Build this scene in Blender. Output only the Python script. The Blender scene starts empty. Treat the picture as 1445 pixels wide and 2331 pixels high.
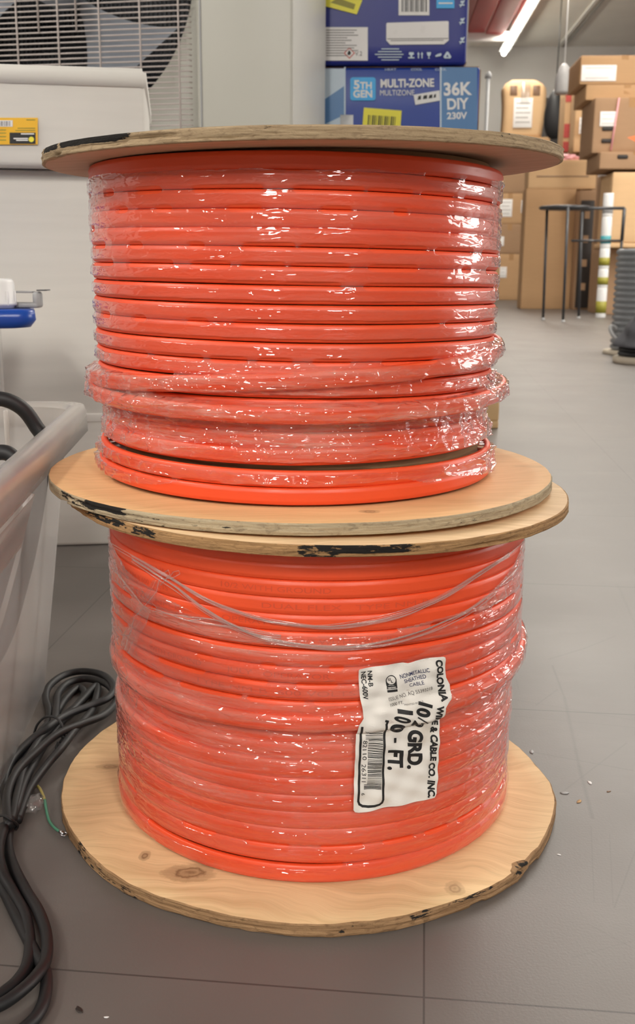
import bpy, bmesh, math, random
import numpy as np
from mathutils import Vector, Matrix
random.seed(4); np.random.seed(4)
sc = bpy.context.scene
COL = sc.collection
# ------------------------------------------------------------------ camera
F, H, TH, RO = 2337.95, .39794, .23319, .00692
cam = bpy.data.objects.new('camera', bpy.data.cameras.new('camera')); COL.objects.link(cam)
cam.matrix_world = Matrix.Translation((0, 0, H)) @ Matrix.Rotation(math.pi/2-TH, 4, 'X') @ Matrix.Rotation(RO, 4, 'Z')
cam.data.sensor_fit = 'VERTICAL'; cam.data.sensor_height = 36; cam.data.lens = F/2331*36
cam.data.clip_start = .02; cam.data.clip_end = 60
cam.data.dof.use_dof = True; cam.data.dof.focus_distance = .67; cam.data.dof.aperture_fstop = 20
sc.camera = cam
# ------------------------------------------------------------------ view, world, lights
sc.view_settings.view_transform = 'Standard'; sc.view_settings.look = 'None'
sc.view_settings.gamma = 1; sc.view_settings.exposure = 0.30; sc.view_settings.use_curve_mapping = False
sc.cycles.use_denoising = True
sc.cycles.transparent_max_bounces = 10; sc.cycles.max_bounces = 8; sc.cycles.use_adaptive_sampling = True; sc.cycles.adaptive_threshold = .02
w = bpy.data.worlds.new('world'); sc.world = w; w.use_nodes = True
w.node_tree.nodes['Background'].inputs[0].default_value = (1.0, .93, .85, 1)
w.node_tree.nodes['Background'].inputs[1].default_value = .13
def area(name, loc, target, sx, sy, power, col):
    l = bpy.data.lights.new(name, 'AREA'); l.shape = 'RECTANGLE'; l.size = sx; l.size_y = sy
    l.energy = power; l.color = col
    o = bpy.data.objects.new(name, l); COL.objects.link(o); o.location = loc
    o.rotation_euler = (Vector(target)-Vector(loc)).to_track_quat('-Z', 'Y').to_euler()
    return o
# daylight from the shop window on the right, tubes on the ceiling
area('window_daylight', (6.98, 3.3, 1.9), (-3, 3.9, 1.5), 3.0, 2.6, 150, (1.0, .95, .90))
for x_, y_, p_ in ((2.05, 6.0, 150), (2.4, 12.0, 65), (4.6, 7.0, 150), (-2.2, 8.5, 60)):
    area('tube_row_light', (x_, y_, 3.38), (x_+.001, y_, 0), .25, 5.0, p_, (1.0, .95, .86))
# ------------------------------------------------------------------ helpers
def ray(px, py):
    a, b = px-722.5, py-1165.5
    u = a*math.cos(RO)+b*math.sin(RO); v = -a*math.sin(RO)+b*math.cos(RO)
    up = -v/F
    return Vector((u/F, math.cos(TH)+up*math.sin(TH), up*math.cos(TH)-math.sin(TH)))
C0 = Vector((0, 0, H))
def at(px, py, Y): r = ray(px, py); return C0+r*(Y/r.y)
def flr(px, py, z=0): r = ray(px, py); return C0+r*((z-H)/r.z)
def plane(o, n):
    o = Vector(o); n = Vector(n).normalized()
    def f(px, py, off=0):
        r = ray(px, py); return C0+r*((o-C0).dot(n)/r.dot(n))+n*off
    return f
def empty(name, loc, label=None, cat=None, group=None, rz=0):
    o = bpy.data.objects.new(name, None); COL.objects.link(o); o.location = loc; o.rotation_euler = (0, 0, rz)
    o.empty_display_size = .05
    tag(o, label, cat, group); return o
def tag(o, label=None, cat=None, group=None, kind=None):
    if label: o['label'] = label
    if cat: o['category'] = cat
    if group: o['group'] = group
    if kind: o['kind'] = kind
    return o
class MB:
    """collects faces with material slots; local coordinates"""
    def __init__(s): s.v = []; s.f = []; s.m = []; s.sm = []; s.attr = {}
    def add(s, V, Fs, mi=0, smooth=False):
        b = len(s.v); s.v += [tuple(p) for p in V]
        s.f += [tuple(b+i for i in q) for q in Fs]; s.m += [mi]*len(Fs); s.sm += [smooth]*len(Fs)
        return b
    def box(s, c, d, mi=0, rz=0, M=None):
        x, y, z = d[0]/2, d[1]/2, d[2]/2
        V = [(a, b, e) for e in (-z, z) for b in (-y, y) for a in (-x, x)]
        R = Matrix.Rotation(rz, 3, 'Z') if M is None else M
        V = [R @ Vector(p)+Vector(c) for p in V]
        s.add(V, [(0, 2, 3, 1), (4, 5, 7, 6), (0, 1, 5, 4), (2, 6, 7, 3), (0, 4, 6, 2), (1, 3, 7, 5)], mi)
    def bbox(s, c, d, bev=.003, mi=0, seg=2, M=None, fn=None):
        bm = bmesh.new(); bmesh.ops.create_cube(bm, size=1)
        for v in bm.verts: v.co = Vector((v.co.x*d[0], v.co.y*d[1], v.co.z*d[2]))
        bmesh.ops.bevel(bm, geom=bm.edges[:], offset=bev, segments=seg, profile=.5, affect='EDGES')
        if fn: fn(bm)
        s.bm(bm, Matrix.Translation(c) @ (M.to_4x4() if M else Matrix.Identity(4)), mi, True)
    def bm(s, bm, M, mi=0, smooth=False):
        bm.verts.index_update()
        s.add([M @ v.co for v in bm.verts], [[v.index for v in f.verts] for f in bm.faces], mi, smooth); bm.free()
    def tube(s, P, r, n=10, mi=0, closed=False, cap=True):
        P = [Vector(p) for p in P]; m = len(P); V = []; up = Vector((0, 0, 1))
        rr = r if hasattr(r, '__len__') else [r]*m
        nrm = None
        for i in range(m):
            a = P[(i-1) % m] if (closed or i > 0) else P[i]; b = P[(i+1) % m] if (closed or i < m-1) else P[i]
            t = (b-a).normalized()
            if nrm is None:
                nrm = t.orthogonal().normalized()
            nrm = (nrm-t*nrm.dot(t)).normalized(); bi = t.cross(nrm)
            V += [P[i]+(nrm*math.cos(2*math.pi*k/n)+bi*math.sin(2*math.pi*k/n))*rr[i] for k in range(n)]
        Fs = []
        for i in range(m if closed else m-1):
            j = (i+1) % m
            Fs += [(i*n+k, i*n+(k+1) % n, j*n+(k+1) % n, j*n+k) for k in range(n)]
        if cap and not closed: Fs += [tuple(range(n))[::-1], tuple((m-1)*n+k for k in range(n))]
        s.add(V, Fs, mi, True)
    def lathe(s, prof, c=(0, 0, 0), n=48, mi=0, smooth=True, axis=None):
        V = []; c = Vector(c)
        for (r, z) in prof: V += [c+Vector((r*math.cos(2*math.pi*k/n), r*math.sin(2*math.pi*k/n), z)) for k in range(n)]
        Fs = []
        for i in range(len(prof)-1): Fs += [(i*n+k, i*n+(k+1) % n, (i+1)*n+(k+1) % n, (i+1)*n+k) for k in range(n)]
        if prof[0][0] > 1e-6: Fs.append(tuple(range(n))[::-1])
        if prof[-1][0] > 1e-6: Fs.append(tuple((len(prof)-1)*n+k for k in range(n)))
        s.add(V, Fs, mi, smooth)
    def build(s, name, mats, parent=None, base=None, world=False):
        """world=True: coordinates are world ones, made local to parent/base"""
        me = bpy.data.meshes.new(name)
        V = np.array(s.v, float)
        off = None
        if world:
            if parent is not None:
                p = parent; off = Vector(p.location)
                while p.parent: p = p.parent; off += Vector(p.location)
            else: off = Vector(base or (0, 0, 0))
            V = V-np.array(off)
        me.from_pydata(V.tolist(), [], s.f)
        for m in (mats if isinstance(mats, (list, tuple)) else [mats]): me.materials.append(m)
        me.polygons.foreach_set('material_index', s.m); me.polygons.foreach_set('use_smooth', s.sm)
        for k, a in s.attr.items():
            at_ = me.attributes.new(k, 'FLOAT', 'POINT'); at_.data.foreach_set('value', a)
        me.update()
        o = bpy.data.objects.new(name, me); COL.objects.link(o)
        if parent is not None: o.parent = parent
        elif world: o.location = off
        return o
def gridfaces(nu, nv, wrap=True):
    i = np.arange(nu if wrap else nu-1)[:, None]; j = np.arange(nv-1)[None, :]
    a = i*nv+j; b = ((i+1) % nu)*nv+j
    return np.stack([a, b, b+1, a+1], -1).reshape(-1, 4)
_tc = {}
def text2d(t, bold=0.0):
    """glyph outlines filled: (verts Nx2 scaled so capital height = 1, x from 0), faces, width"""
    k = (t, bold)
    if k in _tc: return _tc[k]
    cu = bpy.data.curves.new('lettering', 'FONT'); cu.body = t; cu.offset = bold; cu.resolution_u = 6
    o = bpy.data.objects.new('lettering', cu); COL.objects.link(o)
    bpy.context.view_layer.update()
    me = bpy.data.meshes.new_from_object(o.evaluated_get(bpy.context.evaluated_depsgraph_get()))
    V = np.array([v.co[:2] for v in me.vertices]); Fs = [tuple(p.vertices) for p in me.polygons]
    bpy.data.objects.remove(o); bpy.data.curves.remove(cu); bpy.data.meshes.remove(me)
    V[:, 0] -= V[:, 0].min(); V /= .70
    _tc[k] = (V, Fs, V[:, 0].max()); return _tc[k]
def subdivide(V, Fs, L):
    bm = bmesh.new(); vs = [bm.verts.new((p[0], p[1], 0)) for p in V]
    for f in Fs:
        try: bm.faces.new([vs[i] for i in f])
        except ValueError: pass
    bmesh.ops.triangulate(bm, faces=bm.faces[:])
    for _ in range(5):
        es = [e for e in bm.edges if e.calc_length() > L]
        if not es: break
        bmesh.ops.subdivide_edges(bm, edges=es, cuts=1); bmesh.ops.triangulate(bm, faces=[f for f in bm.faces if len(f.verts) > 3])
    bm.verts.index_update()
    V = [(v.co.x, v.co.y) for v in bm.verts]; Fs = [tuple(v.index for v in f.verts) for f in bm.faces]; bm.free()
    return V, Fs
def flat(mb, V, Fs, surf, off, mi, L=None):
    if L: V, Fs = subdivide(V, Fs, L)
    P = [surf(x, y, off) for x, y in V]
    if P and Fs:
        a, b, c = (P[i] for i in Fs[0][:3]); n = (b-a).cross(c-a)
        if n.dot(C0-a) < 0: Fs = [f[::-1] for f in Fs]
    mb.add(P, Fs, mi)
def write(mb, t, p0, p1, h, surf, off=.0004, mi=0, bold=.0, L=None):
    """text from p0 to p1 along its baseline, capital height h; in the frame surf maps from"""
    V, Fs, wd = text2d(t, bold); p0 = np.array(p0, float); d = np.array(p1, float)-p0; ln = np.hypot(*d); d /= ln
    up = np.array([d[1], -d[0]])
    Q = p0+np.outer(V[:, 0]/wd*ln, d)+np.outer(V[:, 1]*h, up)
    flat(mb, Q, Fs, surf, off, mi, L)
def poly(mb, pts, surf, off=.0003, mi=0, L=None): flat(mb, pts, [tuple(range(len(pts)))], surf, off, mi, L)
def rect(mb, x0, y0, x1, y1, surf, off=.0003, mi=0, L=None): poly(mb, [(x0, y0), (x0, y1), (x1, y1), (x1, y0)], surf, off, mi, L)
def spline(P, n=8):
    P = [Vector(p) for p in P]; out = []
    for i in range(len(P)-1):
        a, b, c, d = P[max(i-1, 0)], P[i], P[i+1], P[min(i+2, len(P)-1)]
        for k in range(n):
            t = k/n; out.append(.5*((2*b)+(c-a)*t+(2*a-5*b+4*c-d)*t*t+(3*b-a-3*c+d)*t**3))
    return out+[P[-1]]
# ------------------------------------------------------------------ materials
class NT:
    def __init__(s, name):
        s.m = bpy.data.materials.new(name); s.m.use_nodes = True; s.t = s.m.node_tree; s.t.nodes.clear()
        s.out = s.n('ShaderNodeOutputMaterial')
    def n(s, typ, ins=None, **kw):
        nd = s.t.nodes.new(typ)
        for k, v in kw.items(): setattr(nd, k, v)
        for k, v in (ins or {}).items(): s.set(nd.inputs[k], v)
        return nd
    def set(s, sock, v):
        if isinstance(v, bpy.types.NodeSocket): s.t.links.new(v, sock)
        elif isinstance(v, bpy.types.Node): s.t.links.new(v.outputs[0], sock)
        else:
            if hasattr(sock.default_value, '__len__') and hasattr(v, '__len__') and len(sock.default_value) == 4 and len(v) == 3: v = (*v, 1)
            sock.default_value = v
    def math(s, op, a, b=0., c=0., clamp=False):
        nd = s.n('ShaderNodeMath', operation=op); nd.use_clamp = clamp
        for i, v in enumerate((a, b, c)): s.set(nd.inputs[i], v)
        return nd.outputs[0]
    def co(s, scale=(1, 1, 1), rot=(0, 0, 0), loc=(0, 0, 0), src='Object'):
        t = s.n('ShaderNodeTexCoord')
        return s.n('ShaderNodeMapping', {'Vector': t.outputs[src], 'Scale': scale, 'Rotation': rot, 'Location': loc}).outputs[0]
    def noise(s, vec, scale=5, detail=4, rough=.55, dist=0):
        return s.n('ShaderNodeTexNoise', {'Vector': vec, 'Scale': scale, 'Detail': detail, 'Roughness': rough, 'Distortion': dist}).outputs['Fac']
    def ramp(s, fac, stops, interp='LINEAR'):
        nd = s.n('ShaderNodeValToRGB', {'Fac': fac}); cr = nd.color_ramp; cr.interpolation = interp
        while len(cr.elements) < len(stops): cr.elements.new(.5)
        for e, (p, c) in zip(cr.elements, stops):
            e.position = p; e.color = (*c, 1) if hasattr(c, '__len__') else (c, c, c, 1)
        return nd.outputs[0]
    def mix(s, fac, a, b, mode='MIX'):
        nd = s.n('ShaderNodeMix', data_type='RGBA', blend_type=mode)
        s.set(nd.inputs[0], fac); s.set(nd.inputs[6], a); s.set(nd.inputs[7], b); return nd.outputs[2]
    def bump(s, h, strength=.2, dist=.001, normal=None):
        nd = s.n('ShaderNodeBump', {'Height': h, 'Strength': strength, 'Distance': dist})
        if normal: s.set(nd.inputs['Normal'], normal)
        return nd.outputs[0]
    def pbr(s, **k):
        nd = s.n('ShaderNodeBsdfPrincipled')
        for a, v in k.items(): s.set(nd.inputs[a.replace('_', ' ')], v)
        return nd
    def done(s, sh):
        s.set(s.out.inputs[0], sh); return s.m
def plain(name, col, rough=.5, var=.12, scale=30, bump=.05, metal=0, spec=.5, **k):
    t = NT(name); n = t.noise(t.co(), scale, 5)
    c = t.mix(n, tuple(x*(1-var) for x in col), tuple(min(1, x*(1+var)) for x in col))
    return t.done(t.pbr(Base_Color=c, Roughness=rough, Metallic=metal, Specular_IOR_Level=spec, Normal=t.bump(n, bump, .002), **k))
ORANGE = (.78, .105, .035)
def m_cable():
    t = NT('orange_cable_jacket')
    n = t.noise(t.co((1, 1, 1)), 9, 3); n2 = t.noise(t.co((1, 1, 6)), 90, 4)
    c = t.mix(n, (.78, .066, .016), (.82, .095, .025))
    sp = t.math('GREATER_THAN', t.noise(t.co(), 170, 2), .80)
    c = t.mix(t.math('MULTIPLY', sp, .6), c, (.12, .03, .02))
    return t.done(t.pbr(Base_Color=c, Roughness=t.math('MULTIPLY_ADD', n2, .2, .3), Specular_IOR_Level=.5, Normal=t.bump(n2, .12, .001)))
def m_film(name, haze_lo, haze_hi, streak_z=40, gain=1.0):
    t = NT(name)
    tc = t.n('ShaderNodeTexCoord').outputs['Object']
    sep = t.n('ShaderNodeSeparateXYZ', {0: tc})
    ang = t.math('ARCTAN2', sep.outputs[1], sep.outputs[0])
    cyl = t.n('ShaderNodeCombineXYZ', {0: t.math('MULTIPLY', ang, .15), 1: 0., 2: sep.outputs[2]})
    def stretch(sx, sz, rot=0.):
        return t.n('ShaderNodeMapping', {'Vector': cyl, 'Scale': (sx, 1, sz), 'Rotation': (0, rot, 0)}).outputs[0]
    s1 = t.noise(stretch(6, 90, .06), 2.2, 6, .65, .3)
    s2 = t.noise(stretch(5, 60, -.22), 2.0, 5, .6, .4)
    hz = t.n('ShaderNodeAttribute', attribute_name='haze_glint').outputs['Fac']
    st = t.ramp(t.math('MULTIPLY_ADD', s1, .6, t.math('MULTIPLY', s2, .4)), [(.42, 0), (.68, 1)])
    haze_glint = t.math('MULTIPLY', t.math('MULTIPLY_ADD', st, haze_hi-haze_lo, haze_lo), t.math('MULTIPLY_ADD', hz, 1.6, .25), clamp=True)
    # crinkles
    b1 = t.noise(stretch(10, 60, .1), 2.5, 2, .5, .8)
    b2 = t.noise(stretch(16, 34, -.5), 3, 1, .5, 1.5)
    b3 = t.n('ShaderNodeTexVoronoi', {'Vector': stretch(22, 75, -.35), 'Scale': 3.0}, feature='DISTANCE_TO_EDGE').outputs[0]
    hb = t.math('MULTIPLY_ADD', b2, .7, t.math('MULTIPLY_ADD', b1, .8, t.math('MULTIPLY', t.math('MINIMUM', b3, .12), 2.0)))
    cr = t.math('MULTIPLY_ADD', hz, .55, .12)
    nrm = t.n('ShaderNodeBump', {'Height': hb, 'Strength': cr, 'Distance': .0035}).outputs[0]
    fc = t.n('ShaderNodeLayerWeight', {'Blend': .5, 'Normal': nrm}).outputs['Facing']
    fac = t.math('MULTIPLY_ADD', t.math('POWER', fc, 4.0), 1.0*gain, .060*gain, clamp=True)
    gl = t.n('ShaderNodeBsdfGlossy', {'Color': (.95, .93, .95), 'Roughness': .035, 'Normal': nrm})
    tr = t.n('ShaderNodeBsdfTransparent', {'Color': (.97, .95, .95)})
    df = t.n('ShaderNodeBsdfDiffuse', {'Color': (.90, .74, .62), 'Normal': nrm})
    tl = t.n('ShaderNodeBsdfTranslucent', {'Color': (.90, .74, .62), 'Normal': nrm})
    d = t.n('ShaderNodeMixShader', {0: .35, 1: df.outputs[0], 2: tl.outputs[0]})
    a = t.n('ShaderNodeMixShader', {0: haze_glint, 1: tr.outputs[0], 2: d.outputs[0]})
    return t.done(t.n('ShaderNodeMixShader', {0: fac, 1: a.outputs[0], 2: gl.outputs[0]}).outputs[0])
def m_wood(name, light, dark, knots, rot=0., seed=0.):
    t = NT(name)
    base = t.co((1, 1, 1), (0, 0, rot), (seed, seed*.7, 0))
    raw = t.n('ShaderNodeTexCoord').outputs['Object']
    wob = t.noise(base, 7, 3)
    wv = t.n('ShaderNodeVectorMath', {0: base, 1: t.n('ShaderNodeCombineXYZ', {0: 0., 1: t.math('MULTIPLY', wob, .09), 2: 0.}).outputs[0]}, operation='ADD').outputs[0]
    g1 = t.noise(t.n('ShaderNodeMapping', {'Vector': wv, 'Scale': (4, 60, 4)}).outputs[0], 2.2, 6, .6, .3)
    g2 = t.noise(t.n('ShaderNodeMapping', {'Vector': wv, 'Scale': (18, 420, 18)}).outputs[0], 1.6, 4, .6)
    big = t.noise(base, 9, 2)
    c = t.mix(t.ramp(g1, [(.30, 0), (.72, 1)]), dark, light)
    c = t.mix(t.math('MULTIPLY', t.ramp(g2, [(.30, 1), (.5, 0)]), .22), c, tuple(x*.55 for x in dark))
    c = t.mix(t.math('MULTIPLY', t.ramp(big, [(.5, 0), (.75, 1)]), .35), c, tuple(x*.82 for x in light))
    for (x, y, r, ex, s) in knots:
        q = t.n('ShaderNodeMapping', {'Vector': raw, 'Location': (-x/r, -y*ex/r, 0), 'Scale': (1/r, ex/r, 0)}).outputs[0]
        d = t.n('ShaderNodeVectorMath', {0: q}, operation='LENGTH').outputs['Value']
        d = t.math('ADD', d, t.math('MULTIPLY_ADD', t.noise(raw, 130, 3), .7, -.35))
        k = t.ramp(d, [(0, .9), (.25, .55), (.42, .95), (.6, .45), (.85, .35), (1, 0)])
        c = t.mix(t.math('MULTIPLY', k, s), c, (.16, .075, .03))
    return t.done(t.pbr(Base_Color=c, Roughness=.62, Specular_IOR_Level=.3, Normal=t.bump(t.math('ADD', g2, g1), .12, .0015)))
def m_ply(name, a, b, dark, seed=0.):
    t = NT(name); raw = t.n('ShaderNodeTexCoord').outputs['Object']
    sep = t.n('ShaderNodeSeparateXYZ', {0: raw})
    ang = t.math('ARCTAN2', sep.outputs[1], sep.outputs[0])
    cyl = t.n('ShaderNodeCombineXYZ', {0: t.math('MULTIPLY_ADD', ang, .19, seed), 1: seed, 2: sep.outputs[2]}).outputs[0]
    n1 = t.noise(t.n('ShaderNodeMapping', {'Vector': cyl, 'Scale': (20, 1, 600)}).outputs[0], 1.5, 5, .65)
    n2 = t.noise(t.n('ShaderNodeMapping', {'Vector': cyl, 'Scale': (60, 1, 160)}).outputs[0], 2.5, 4, .6, .5)
    c = t.mix(t.ramp(n1, [(.33, 0), (.62, 1)]), b, a)
    c = t.mix(t.math('MULTIPLY', t.ramp(n2, [(.28, 1), (.47, 0)]), .55), c, dark)
    st = t.n('ShaderNodeAttribute', attribute_name='stain').outputs['Fac']
    n3 = t.noise(t.n('ShaderNodeMapping', {'Vector': cyl, 'Scale': (60, 1, 260)}).outputs[0], 2.2, 4, .6)
    s = t.ramp(t.math('ADD', st, t.math('MULTIPLY_ADD', n3, 1.1, -.55)), [(.46, 0), (.54, 1)])
    c = t.mix(s, c, (.018, .016, .014))
    return t.done(t.pbr(Base_Color=c, Roughness=.8, Specular_IOR_Level=.2, Normal=t.bump(t.math('ADD', n1, n2), .7, .0015)))
def m_floor():
    t = NT('grey_floor_tile')
    raw = t.n('ShaderNodeTexCoord').outputs['Object']
    A = math.radians(5.8)
    q = t.n('ShaderNodeMapping', {'Vector': raw, 'Rotation': (0, 0, A)}).outputs[0]
    sep = t.n('ShaderNodeSeparateXYZ', {0: q})
    def seam(c, o, wd):
        f = t.math('FRACT', t.math('MULTIPLY', t.math('SUBTRACT', c, o), 2.5))
        d = t.math('ABSOLUTE', t.math('SUBTRACT', f, .5))
        return t.math('GREATER_THAN', d, .5-wd*2.5)
    s = t.math('MAXIMUM', seam(sep.outputs[0], .026, .0006), seam(sep.outputs[1], .586, .0007))
    cell = t.n('ShaderNodeTexWhiteNoise', {'Vector': t.n('ShaderNodeCombineXYZ', {0: t.math('FLOOR', t.math('MULTIPLY', t.math('SUBTRACT', sep.outputs[0], .026), 2.5)), 1: t.math('FLOOR', t.math('MULTIPLY', t.math('SUBTRACT', sep.outputs[1], .586), 2.5)), 2: 0.}).outputs[0]}).outputs['Value']
    n1 = t.noise(raw, 3.5, 5, .6); n2 = t.noise(raw, 520, 2)
    c = t.mix(n1, (.105, .090, .080), (.150, .132, .120))
    c = t.mix(t.math('MULTIPLY', cell, .12), c, (.09, .08, .073))
    def seg(c, x0, y0, x1, y1, wd, k, col=(.07, .06, .055)):
        a, b = flr(x0, y0), flr(x1, y1); ax, ay = b.x-a.x, b.y-a.y; L2 = ax*ax+ay*ay
        dx_ = t.math('SUBTRACT', rs_.outputs[0], a.x); dy_ = t.math('SUBTRACT', rs_.outputs[1], a.y)
        h = t.math('DIVIDE', t.math('MULTIPLY_ADD', dx_, ax, t.math('MULTIPLY', dy_, ay)), L2, clamp=True)
        ex = t.math('MULTIPLY_ADD', h, -ax, dx_); ey = t.math('MULTIPLY_ADD', h, -ay, dy_)
        d = t.math('SQRT', t.math('MULTIPLY_ADD', ex, ex, t.math('MULTIPLY', ey, ey)))
        d = t.math('MULTIPLY_ADD', t.math('SUBTRACT', n1, .5), wd*1.2, d)
        f = t.math('SUBTRACT', 1., t.math('DIVIDE', d, wd), clamp=True)
        return t.mix(t.math('MULTIPLY', f, k), c, col)
    rs_ = t.n('ShaderNodeSeparateXYZ', {0: t.n('ShaderNodeNewGeometry').outputs['Position']})
    for q in ((1257, 1515, 1285, 1590, .0016, .5), (1285, 1590, 1318, 1745, .0022, .5), (1318, 1745, 1348, 1862, .0026, .6), (1220, 1605, 1268, 1570, .0012, .4), (1283, 1800, 1425, 1692, .0012, .4), (1157, 1590, 1445, 1640, .0010, .35), (1150, 1628, 1445, 1656, .001, .3), (1218, 1713, 1445, 1755, .0012, .5), (1250, 1500, 1330, 1476, .0016, .35), (1330, 1476, 1400, 1448, .0016, .3), (1398, 2066, 1450, 1925, .0010, .4), (1345, 1880, 1352, 2052, .0008, .35), (1387, 1900, 1395, 2060, .0008, .3), (1405, 1330, 1445, 1420, .003, .2), (1350, 2110, 1445, 2160, .001, .3), (1300, 2180, 1445, 2140, .0009, .25), (1155, 1460, 1180, 1570, .0012, .25)):
        c = seg(c, *q)
    sm = t.ramp(t.noise(t.co((1.2, 3, 1), (0, 0, .4)), 2.5, 5, .7), [(.52, 0), (.75, 1)])
    c = t.mix(t.math('MULTIPLY', sm, .15), c, (.26, .24, .22))
    c = t.mix(t.math('MULTIPLY', s, .75), c, (.035, .03, .028))
    return t.done(t.pbr(Base_Color=c, Roughness=t.math('MULTIPLY_ADD', n1, .2, .34), Specular_IOR_Level=.75, Normal=t.bump(t.math('MULTIPLY_ADD', s, -3., n2), .10, .0008)))
def m_card(name, col, rot=0.):
    t = NT(name); n = t.noise(t.co((1, 1, 14)), 6, 4); m = t.noise(t.co(), 5, 3)
    c = t.mix(n, tuple(x*.86 for x in col), col); c = t.mix(t.math('MULTIPLY', m, .3), c, tuple(x*.7 for x in col))
    return t.done(t.pbr(Base_Color=c, Roughness=.75, Specular_IOR_Level=.25, Normal=t.bump(m, .3, .01)))
def m_trans(name, col, tfac, rough=.25):
    t = NT(name); n = t.noise(t.co((1, 1, .6)), 14, 3)
    tr = t.n('ShaderNodeBsdfTransparent', {'Color': (.93, .92, .91)})
    df = t.n('ShaderNodeBsdfDiffuse', {'Color': col}); tl = t.n('ShaderNodeBsdfTranslucent', {'Color': col})
    d = t.n('ShaderNodeMixShader', {0: .5, 1: df.outputs[0], 2: tl.outputs[0]})
    a = t.n('ShaderNodeMixShader', {0: t.math('MULTIPLY_ADD', n, .16, tfac), 1: tr.outputs[0], 2: d.outputs[0]})
    gl = t.n('ShaderNodeBsdfGlossy', {'Color': (1, 1, 1), 'Roughness': rough})
    fr = t.math('MULTIPLY_ADD', t.math('POWER', t.n('ShaderNodeLayerWeight', {'Blend': .5}).outputs['Facing'], 5.0), .8, .045)
    return t.done(t.n('ShaderNodeMixShader', {0: fr, 1: a.outputs[0], 2: gl.outputs[0]}).outputs[0])
def m_emit(name, col, st):
    t = NT(name); return t.done(t.n('ShaderNodeEmission', {'Color': col, 'Strength': st}).outputs[0])
def m_paper(name, col, stain=(.50, .40, .27)):
    t = NT(name); n = t.noise(t.co(), 32, 4, .6); 
    c = t.mix(t.math('MULTIPLY', t.ramp(n, [(.56, 0), (.78, 1)]), .5), col, stain)
    return t.done(t.pbr(Base_Color=c, Roughness=.5, Specular_IOR_Level=.4, Normal=t.bump(t.noise(t.co(), 90, 3), .15, .002)))
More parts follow.
